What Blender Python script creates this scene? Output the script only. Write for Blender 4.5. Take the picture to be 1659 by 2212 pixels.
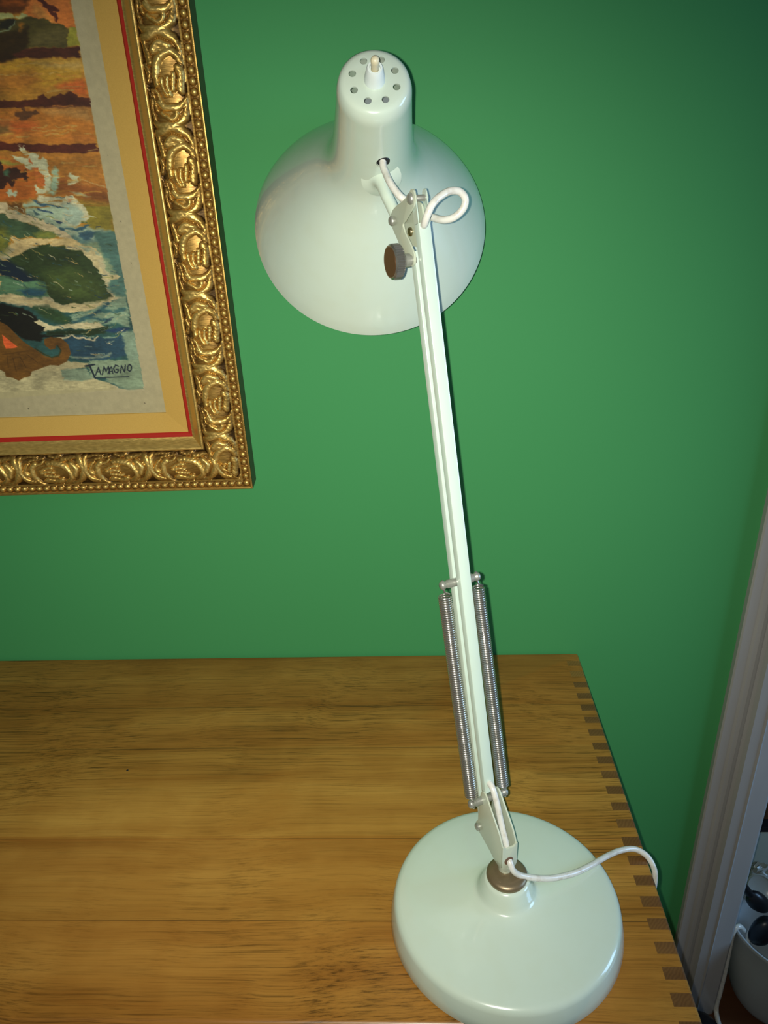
import bpy, bmesh, math, random
import numpy as np
from mathutils import Vector, Matrix

for o in list(bpy.data.objects):
    bpy.data.objects.remove(o)
scene = bpy.context.scene
COL = scene.collection
random.seed(4)

# ------------------------------------------------------------------ camera, world, lights, exposure
CAM = Vector((0.0, 0.0, 1.3494))
RIGHT = Vector((0.998932, 0.028634, -0.036257))
FWD = Vector((-0.041608, 0.898667, -0.436653))
UP = Vector((0.020080, 0.437695, 0.898899))
cam_data = bpy.data.cameras.new('camera')
cam_data.sensor_fit = 'VERTICAL'
cam_data.sensor_height = 24.0
cam_data.lens = 24.0 * 1606.24 / 2212.0
cam_data.clip_start = 0.01
cam = bpy.data.objects.new('camera', cam_data)
COL.objects.link(cam)
cam.matrix_world = Matrix(((RIGHT.x, UP.x, -FWD.x, CAM.x), (RIGHT.y, UP.y, -FWD.y, CAM.y),
                           (RIGHT.z, UP.z, -FWD.z, CAM.z), (0, 0, 0, 1)))
scene.camera = cam

world = bpy.data.worlds.new('world')
scene.world = world
world.use_nodes = True
world.node_tree.nodes['Background'].inputs['Color'].default_value = (0.75, 0.85, 1.0, 1)
world.node_tree.nodes['Background'].inputs['Strength'].default_value = 0.07

def aim(o, pos, direction):
    o.location = pos
    o.rotation_euler = Vector(direction).to_track_quat('-Z', 'Y').to_euler()

# the phone's flash, beside the lens
fl = bpy.data.lights.new('flash', 'SPOT')
fl.energy = 25.0
fl.color = (1.0, 0.97, 0.86)
fl.spot_size = math.radians(106)
fl.spot_blend = 1.0
fl.shadow_soft_size = 0.0022
flash = bpy.data.objects.new('flash', fl)
COL.objects.link(flash)
aim(flash, CAM - RIGHT * 0.0090 + UP * 0.001, FWD - RIGHT * 0.11 - UP * 0.05)

# cool daylight from a window far to the right of the desk
wl = bpy.data.lights.new('window_daylight', 'AREA')
wl.shape = 'RECTANGLE'
wl.size = 0.5
wl.size_y = 0.9
wl.energy = 15.0
wl.color = (0.35, 0.62, 1.0)
wlo = bpy.data.objects.new('window_daylight', wl)
COL.objects.link(wlo)
aim(wlo, (1.75, 0.34, 1.25), Vector((0.35, 0.60, 0.60)) - Vector((1.75, 0.34, 1.25)))

scene.view_settings.view_transform = 'Standard'
scene.view_settings.look = 'None'
scene.view_settings.exposure = 0.0
scene.view_settings.gamma = 1.0
scene.view_settings.use_curve_mapping = False

# ------------------------------------------------------------------ helpers
def put(name, me, mat=None, parent=None, smooth=True, auto=None):
    o = bpy.data.objects.new(name, me)
    COL.objects.link(o)
    if mat: me.materials.append(mat)
    if smooth:
        me.polygons.foreach_set('use_smooth', [True] * len(me.polygons))
        if auto is not None:
            try: me.set_sharp_from_angle(angle=math.radians(auto))
            except Exception: pass
    if parent is not None: o.parent = parent
    return o

def bmobj(name, bm, mat, parent=None, smooth=True, auto=35):
    bmesh.ops.recalc_face_normals(bm, faces=bm.faces)
    me = bpy.data.meshes.new(name)
    bm.to_mesh(me); bm.free()
    return put(name, me, mat, parent, smooth, auto)

def thing(name, label, cat, loc=(0, 0, 0), group=None):
    o = bpy.data.objects.new(name, None)
    COL.objects.link(o); o.location = loc
    o.empty_display_size = 0.02
    o['label'] = label; o['category'] = cat
    if group: o['group'] = group
    return o

def tag(o, label, cat):
    o['label'] = label; o['category'] = cat
    return o

def reparent(o, parent):
    # keeps the child's world place when the parent sits away from the origin
    o.parent = parent
    o.matrix_parent_inverse = Matrix.Translation(parent.location).inverted() if parent.parent is None else Matrix.Identity(4)
    return o

def frame_from(axis, hint=(0, 0, 1)):
    a = Vector(axis).normalized()
    h = Vector(hint)
    if abs(a.dot(h.normalized())) > 0.95: h = Vector((1, 0, 0))
    u = (h - a * h.dot(a)).normalized()
    v = a.cross(u)
    return a, u, v

def lathe_bm(profile, origin, axis, seg=64, hint=(0, 0, 1), bm=None, close=False):
    # profile: list of (t along the axis, radius)
    bm = bm or bmesh.new()
    a, u, v = frame_from(axis, hint)
    origin = Vector(origin)
    rings = []
    for t, r in profile:
        c = origin + a * t
        if r < 1e-7: rings.append([bm.verts.new(c)])
        else: rings.append([bm.verts.new(c + (u * math.cos(2 * math.pi * k / seg) + v * math.sin(2 * math.pi * k / seg)) * r) for k in range(seg)])
    pairs = list(zip(rings[:-1], rings[1:]))
    if close: pairs.append((rings[-1], rings[0]))
    for A_, B_ in pairs:
        for k in range(seg):
            k2 = (k + 1) % seg
            if len(A_) == 1 and len(B_) == 1: continue
            if len(A_) == 1: bm.faces.new((A_[0], B_[k2], B_[k]))
            elif len(B_) == 1: bm.faces.new((A_[k], A_[k2], B_[0]))
            else: bm.faces.new((A_[k], A_[k2], B_[k2], B_[k]))
    return bm

def catmull(pts, n=8):
    P = [Vector(p) for p in pts]
    P = [P[0] * 2 - P[1]] + P + [P[-1] * 2 - P[-2]]
    out = []
    for i in range(1, len(P) - 2):
        p0, p1, p2, p3 = P[i - 1:i + 3]
        for k in range(n):
            t = k / n
            out.append(0.5 * ((2 * p1) + (p2 - p0) * t + (2 * p0 - 5 * p1 + 4 * p2 - p3) * t * t + (3 * p1 - p0 - 3 * p2 + p3) * t ** 3))
    out.append(P[-2])
    return out

def tube_bm(pts, r, seg=12, bm=None, cap=True):
    bm = bm or bmesh.new()
    P = [Vector(p) for p in pts]
    T = []
    for i in range(len(P)):
        d = P[min(i + 1, len(P) - 1)] - P[max(i - 1, 0)]
        T.append(d.normalized())
    n = frame_from(T[0])[1]
    rings = []
    for i, p in enumerate(P):
        n = (n - T[i] * n.dot(T[i])).normalized()
        b = T[i].cross(n)
        rr = r(i / (len(P) - 1)) if callable(r) else r
        rings.append([bm.verts.new(p + (n * math.cos(2 * math.pi * k / seg) + b * math.sin(2 * math.pi * k / seg)) * rr) for k in range(seg)])
    for A_, B_ in zip(rings[:-1], rings[1:]):
        for k in range(seg):
            bm.faces.new((A_[k], A_[(k + 1) % seg], B_[(k + 1) % seg], B_[k]))
    if cap:
        bm.faces.new(rings[0][::-1]); bm.faces.new(rings[-1])
    return bm

def prism_bm(poly, origin, ax_u, ax_v, ax_w, w0, w1, bm=None, bevel=0.0):
    # polygon in (u, v), extruded from w0 to w1 along ax_w
    own = bmesh.new()
    o, U_, V_, W_ = Vector(origin), Vector(ax_u), Vector(ax_v), Vector(ax_w)
    a = [own.verts.new(o + U_ * p[0] + V_ * p[1] + W_ * w0) for p in poly]
    b = [own.verts.new(o + U_ * p[0] + V_ * p[1] + W_ * w1) for p in poly]
    own.faces.new(a); own.faces.new(b[::-1])
    m = len(poly)
    for i in range(m):
        own.faces.new((a[i], b[i], b[(i + 1) % m], a[(i + 1) % m]))
    bmesh.ops.recalc_face_normals(own, faces=own.faces)
    if bevel > 0:
        es = [e for e in own.edges if e.calc_face_angle(0) > 0.5]
        bmesh.ops.bevel(own, geom=es, offset=bevel, segments=2, affect='EDGES', profile=0.6, clamp_overlap=True)
    if bm is None: return own
    me = bpy.data.meshes.new('tmp'); own.to_mesh(me); own.free(); bm.from_mesh(me); bpy.data.meshes.remove(me)
    return bm

def box_bm(lo, hi, bm=None, bevel=0.0):
    (x0, y0, z0), (x1, y1, z1) = lo, hi
    return prism_bm([(x0, y0), (x1, y0), (x1, y1), (x0, y1)], (0, 0, 0), (1, 0, 0), (0, 1, 0), (0, 0, 1), z0, z1, bm, bevel)

def round_poly(pts, r, n=4):
    # rounds the corners of a 2-D polygon
    out = []
    m = len(pts)
    for i in range(m):
        p0, p1, p2 = Vector(pts[i - 1]), Vector(pts[i]), Vector(pts[(i + 1) % m])
        d0, d2 = (p0 - p1), (p2 - p1)
        rr = min(r, d0.length * 0.45, d2.length * 0.45)
        a = p1 + d0.normalized() * rr; b = p1 + d2.normalized() * rr
        for k in range(n + 1):
            t = k / n
            out.append(tuple(a * (1 - t) ** 2 + p1 * 2 * t * (1 - t) + b * t * t))
    return out

def cut(obj, cutters):
    # boolean holes, baked into the mesh
    for c in cutters:
        m = obj.modifiers.new('hole', 'BOOLEAN')
        m.operation = 'DIFFERENCE'; m.solver = 'EXACT'; m.object = c
    bpy.context.view_layer.update()
    dg = bpy.context.evaluated_depsgraph_get()
    me = bpy.data.meshes.new_from_object(obj.evaluated_get(dg))
    obj.modifiers.clear()
    old = obj.data; obj.data = me
    bpy.data.meshes.remove(old)
    for c in cutters: bpy.data.objects.remove(c)
    me.polygons.foreach_set('use_smooth', [True] * len(me.polygons))
    me.set_sharp_from_angle(angle=math.radians(35))

# ------------------------------------------------------------------ materials
def mat(name, color=(0.8, 0.8, 0.8), rough=0.5, metal=0.0, coat=0.0, spec=0.5):
    m = bpy.data.materials.new(name); m.use_nodes = True
    b = m.node_tree.nodes['Principled BSDF']
    b.inputs['Base Color'].default_value = (*color, 1)
    b.inputs['Roughness'].default_value = rough
    b.inputs['Metallic'].default_value = metal
    b.inputs['Coat Weight'].default_value = coat
    b.inputs['Coat Roughness'].default_value = 0.06
    b.inputs['Specular IOR Level'].default_value = spec
    return m

class NT:
    def __init__(s, m): s.t = m.node_tree; s.b = s.t.nodes['Principled BSDF']
    def n(s, typ, **kw):
        x = s.t.nodes.new(typ)
        for k, v in kw.items():
            if k in x.inputs: x.inputs[k].default_value = v
            else: setattr(x, k, v)
        return x
    def l(s, a, b): s.t.links.new(a, b)
    def coords(s, scale=(1, 1, 1), kind='Object', rot=(0, 0, 0)):
        c = s.n('ShaderNodeTexCoord'); m = s.n('ShaderNodeMapping')
        m.inputs['Scale'].default_value = scale; m.inputs['Rotation'].default_value = rot
        s.l(c.outputs[kind], m.inputs['Vector']); return m.outputs['Vector']
    def noise(s, vec, scale, detail=3, rough=0.5, dist=0.0):
        x = s.n('ShaderNodeTexNoise'); x.inputs['Scale'].default_value = scale
        x.inputs['Detail'].default_value = detail; x.inputs['Roughness'].default_value = rough
        x.inputs['Distortion'].default_value = dist
        s.l(vec, x.inputs['Vector']); return x.outputs['Fac']
    def ramp(s, fac, stops, interp='LINEAR'):
        r = s.n('ShaderNodeValToRGB'); r.color_ramp.interpolation = interp
        els = r.color_ramp.elements
        while len(els) < len(stops): els.new(0.5)
        for e, (p, c) in zip(els, stops): e.position = p; e.color = (*c, 1) if len(c) == 3 else c
        s.l(fac, r.inputs['Fac']); return r.outputs['Color']
    def mix(s, fac, a, b, mode='MIX'):
        x = s.n('ShaderNodeMix', data_type='RGBA', blend_type=mode)
        for sock, val in ((x.inputs[0], fac), (x.inputs[6], a), (x.inputs[7], b)):
            if hasattr(val, 'links') or hasattr(val, 'is_linked'): s.l(val, sock)
            else: sock.default_value = val if not isinstance(val, tuple) else (*val, 1)[:4]
        return x.outputs[2]
    def math(s, op, a, b=None):
        x = s.n('ShaderNodeMath', operation=op)
        for i, v in enumerate((a, b)):
            if v is None: continue
            if hasattr(v, 'is_linked'): s.l(v, x.inputs[i])
            else: x.inputs[i].default_value = v
        return x.outputs[0]
    def bump(s, h, strength=0.2, dist=0.001):
        x = s.n('ShaderNodeBump'); x.inputs['Strength'].default_value = strength
        x.inputs['Distance'].default_value = dist
        s.l(h, x.inputs['Height']); s.l(x.outputs['Normal'], s.b.inputs['Normal'])

def enamel_mat(name, color, rough=0.22, coat=0.6):
    m = mat(name, color, rough, 0, coat)
    t = NT(m); v = t.coords()
    t.l(t.mix(t.ramp(t.noise(v, 60, 4), [(0.45, (0, 0, 0)), (0.75, (1, 1, 1))]), color, tuple(c * k for c, k in zip(color, (0.99, 0.98, 0.96)))), t.b.inputs['Base Color'])
    t.bump(t.noise(v, 900, 2), 0.03, 0.0002)
    return m
M_ENAMEL = enamel_mat('cream_enamel', (0.555, 0.655, 0.55))
M_ARM = enamel_mat('arm_enamel', (0.50, 0.61, 0.525))
M_PLATE = enamel_mat('bracket_enamel', (0.50, 0.555, 0.435), 0.3, 0.3)

def metal_mat(name, color, rough, scale=300, m=1.0):
    m = mat(name, color, rough, m); t = NT(m); v = t.coords()
    nz = t.noise(v, scale, 3)
    t.l(t.mix(nz, tuple(c * 0.8 for c in color), color), t.b.inputs['Base Color'])
    return m
M_STEEL = metal_mat('spring_steel', (0.66, 0.63, 0.58), 0.22, m=0.9)
M_PIN = metal_mat('dull_steel', (0.42, 0.43, 0.38), 0.38, m=0.6)
M_RING = metal_mat('brushed_nickel', (0.25, 0.19, 0.11), 0.38, m=0.55)
M_CHROME = metal_mat('chrome', (0.36, 0.35, 0.31), 0.2, m=0.8)
M_BRASS = metal_mat('brass_screw', (0.50, 0.42, 0.24), 0.3)
M_KNOBFACE = metal_mat('knob_face', (0.13, 0.065, 0.03), 0.25, m=0.5)
M_CABLE = mat('cable_pvc', (0.66, 0.66, 0.60), 0.28, 0, 0.2)
t = NT(M_CABLE); v = t.coords()
t.l(t.mix(t.ramp(t.noise(v, 180, 5), [(0.5, (0, 0, 0)), (0.8, (1, 1, 1))]), (0.66, 0.66, 0.60), (0.48, 0.44, 0.36)), t.b.inputs['Base Color'])
M_SWITCH = mat('white_plastic', (0.70, 0.78, 0.76), 0.35)
M_IVORY = mat('ivory_plastic', (0.68, 0.62, 0.42), 0.35)
M_DARK = mat('dark_void', (0.01, 0.01, 0.012), 0.6)
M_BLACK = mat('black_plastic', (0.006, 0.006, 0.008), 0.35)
M_SOCKET = mat('lamp_socket', (0.22, 0.26, 0.27), 0.4)

# green wall paint
M_WALL = mat('green_wall_paint', (0.035, 0.175, 0.055), 0.6, 0, 0, 0.12)
t = NT(M_WALL); v = t.coords()
t.l(t.mix(t.noise(v, 3.0, 3), (0.062, 0.300, 0.096), (0.068, 0.318, 0.106)), t.b.inputs['Base Color'])
t.bump(t.math('ADD', t.noise(v, 260, 3), t.noise(v, 60, 2)), 0.05, 0.0004)
M_CEIL = mat('ceiling_paint', (0.7, 0.7, 0.66), 0.7)
M_TRIM = mat('white_gloss_trim', (0.44, 0.42, 0.38), 0.35)
t = NT(M_TRIM); v = t.coords((1, 1, 0.2))
t.l(t.mix(t.noise(v, 40, 4), (0.43, 0.42, 0.40), (0.36, 0.35, 0.335)), t.b.inputs['Base Color'])
t.bump(t.noise(v, 80, 3), 0.1, 0.001)
M_FLOOR = mat('dark_wood_floor', (0.10, 0.04, 0.015), 0.4)
t = NT(M_FLOOR); v = t.coords((1, 12, 1))
t.l(t.mix(t.noise(v, 6, 5), (0.13, 0.052, 0.02), (0.07, 0.026, 0.01)), t.b.inputs['Base Color'])

# oiled / lacquered ash wood; 'grain' gives the direction the grain runs in
def wood_mat(name, light, mid, dark, seams=(), tones=None, grain='X', rough=0.33):
    m = mat(name, mid, rough, 0, 0.15, 0.3); t = NT(m)
    m.node_tree.nodes['Principled BSDF'].inputs['Coat Roughness'].default_value = 0.2
    sc = {'X': (1, 14, 14), 'Y': (14, 1, 14), 'Z': (14, 14, 1)}[grain]
    c = t.n('ShaderNodeTexCoord')
    sep = t.n('ShaderNodeSeparateXYZ'); t.l(c.outputs['Object'], sep.inputs[0])
    # gentle waviness of the growth rings
    w = t.n('ShaderNodeTexNoise'); w.inputs['Scale'].default_value = 3.0; w.inputs['Detail'].default_value = 2
    t.l(c.outputs['Object'], w.inputs['Vector'])
    wob = t.math('MULTIPLY', t.math('SUBTRACT', w.outputs['Fac'], 0.5), 0.05)
    comb = t.n('ShaderNodeCombineXYZ')
    t.l(sep.outputs[0], comb.inputs[0]); t.l(t.math('ADD', sep.outputs[1], wob), comb.inputs[1]); t.l(t.math('ADD', sep.outputs[2], wob), comb.inputs[2])
    mp = t.n('ShaderNodeMapping'); mp.inputs['Scale'].default_value = sc; t.l(comb.outputs[0], mp.inputs['Vector'])
    v = mp.outputs['Vector']
    broad = t.noise(v, 2.2, 4, 0.55, 0.3)
    col = t.ramp(broad, [(0.30, dark), (0.5, mid), (0.72, light)])
    mp2 = t.n('ShaderNodeMapping'); mp2.inputs['Scale'].default_value = tuple(s * (5 if s > 1 else 0.9) for s in sc); t.l(comb.outputs[0], mp2.inputs['Vector'])
    fine = t.noise(mp2.outputs['Vector'], 9.0, 6, 0.75)
    lines = t.ramp(fine, [(0.38, (0.34, 0.34, 0.34)), (0.47, (0.80, 0.80, 0.80)), (0.58, (1, 1, 1))])
    mask = t.ramp(t.noise(c.outputs['Object'], 4.5, 2), [(0.35, (0.3, 0.3, 0.3)), (0.55, (1, 1, 1))])
    col = t.mix(mask, col, t.mix(1.0, col, lines, 'MULTIPLY'))
    blot = t.ramp(t.noise(c.outputs['Object'], 22, 4), [(0.42, (0.82, 0.74, 0.64)), (0.6, (1, 1, 1))])
    col = t.mix(0.45, col, t.mix(1.0, col, blot, 'MULTIPLY'))
    if tones:
        y0, y1 = tones[0], tones[1]
        yy = t.math('DIVIDE', t.math('SUBTRACT', sep.outputs[1], y0), y1 - y0)
        col = t.mix(1.0, col, t.ramp(yy, tones[2], 'CONSTANT'), 'MULTIPLY')
    for s_ in seams:
        d = t.math('ABSOLUTE', t.math('SUBTRACT', sep.outputs[1], s_))
        msk = t.math('LESS_THAN', d, 0.00035)
        col = t.mix(t.math('MULTIPLY', msk, 0.65), col, (0.05, 0.025, 0.008))
    t.l(col, t.b.inputs['Base Color'])
    t.bump(t.math('ADD', fine, t.math('MULTIPLY', broad, 0.4)), 0.18, 0.0005)
    return m
SEAMS = (0.7005, 0.6315, 0.5095, 0.4235)
tn = [(0.0, (0.98, 0.88, 0.78)), (0.172, (1.0, 0.95, 0.86)), (0.357, (0.98, 0.84, 0.72)), (0.361, (0.98, 0.90, 0.76)), (0.37, (1.06, 1.05, 0.95)), (0.635, (1.02, 0.94, 0.82)), (0.785, (0.98, 0.86, 0.74))]
M_WOOD = wood_mat('golden_ash_top', (0.44, 0.245, 0.052), (0.36, 0.183, 0.035), (0.27, 0.120, 0.020), SEAMS, (0.343, 0.80, tn), 'X')
M_WOODSIDE = wood_mat('golden_ash_side', (0.50, 0.26, 0.06), (0.40, 0.19, 0.04), (0.28, 0.12, 0.025), (), None, 'Z')
M_ENDGRAIN = mat('end_grain', (0.2, 0.09, 0.025), 0.4, 0, 0.2)
t = NT(M_ENDGRAIN)
v = t.coords((1, 1, 1), rot=(0, 0, math.radians(38)))
wv = t.n('ShaderNodeTexWave', wave_type='BANDS'); wv.inputs['Scale'].default_value = 120; wv.inputs['Distortion'].default_value = 9
wv.inputs['Detail'].default_value = 2; wv.inputs['Detail Scale'].default_value = 0.6
t.l(v, wv.inputs['Vector'])
c1 = t.ramp(wv.outputs['Fac'], [(0.1, (0.125, 0.055, 0.015)), (0.9, (0.150, 0.068, 0.019))])
c2 = t.ramp(t.noise(t.coords((1, 60, 1)), 1.0, 2), [(0.35, (0.85, 0.8, 0.75)), (0.65, (1.15, 1.15, 1.1))])
t.l(t.mix(1.0, c1, c2, 'MULTIPLY'), t.b.inputs['Base Color'])

# gilded carving: colour follows the worn gilding (attribute 'wear': 0 groove glaze .. 1 rubbed crest)
M_GOLD = mat('antique_gilding', (0.5, 0.3, 0.06), 0.42, 0.7)
t = NT(M_GOLD)
at = t.n('ShaderNodeAttribute', attribute_name='wear')
v = t.coords((1, 1, 1))
nz = t.noise(t.coords((160, 160, 900)), 1.0, 3)
fac = t.math('ADD', at.outputs['Fac'], t.math('MULTIPLY', t.math('SUBTRACT', nz, 0.5), 0.35))
t.l(t.ramp(fac, [(0.0, (0.07, 0.038, 0.012)), (0.20, (0.28, 0.155, 0.038)), (0.5, (0.54, 0.33, 0.075)), (0.85, (0.80, 0.55, 0.16))]), t.b.inputs['Base Color'])
t.l(t.ramp(nz, [(0.3, (0.30,) * 3), (0.7, (0.50,) * 3)]), t.b.inputs['Roughness'])
t.bump(nz, 0.25, 0.0004)
M_COVE = mat('smooth_gilding', (0.62, 0.38, 0.07), 0.3, 0.75)
M_FRAMESIDE = mat('olive_frame_side', (0.035, 0.035, 0.008), 0.5)
M_RED = mat('red_fillet', (0.42, 0.022, 0.012), 0.4)
M_LINEN = mat('linen_liner', (0.58, 0.36, 0.075), 0.8)
t = NT(M_LINEN); v = t.coords((900, 900, 900))
t.l(t.mix(t.noise(v, 1.0, 2), (0.52, 0.32, 0.065), (0.62, 0.39, 0.085)), t.b.inputs['Base Color'])
t.bump(t.noise(v, 1.0, 1), 0.2, 0.0003)
M_PRINT = mat('poster_print', (0.5, 0.4, 0.2), 0.6)
t = NT(M_PRINT)
at = t.n('ShaderNodeAttribute', attribute_name='ink')
t.l(at.outputs['Color'], t.b.inputs['Base Color'])
M_BUCKET = mat('white_bucket_plastic', (0.40, 0.45, 0.47), 0.4)
M_PANEL = mat('pale_panel', (0.34, 0.38, 0.32), 0.5)
M_BAG = mat('clear_bag', (0.45, 0.46, 0.42), 0.25)
M_BAG.node_tree.nodes['Principled BSDF'].inputs['Transmission Weight'].default_value = 0.5
M_REDBAG = mat('red_plastic', (0.25, 0.01, 0.01), 0.4)
M_FINGERPALE = M_ENDGRAIN.copy(); M_FINGERPALE.name = 'pale_end_grain'
for n_ in M_FINGERPALE.node_tree.nodes:
    if n_.type == 'VALTORGB' and n_.color_ramp.elements[0].color[0] < 0.3:
        n_.color_ramp.elements[0].color = (0.21, 0.105, 0.022, 1); n_.color_ramp.elements[1].color = (0.25, 0.125, 0.028, 1)
PRINT_GAIN = 1.05
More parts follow.
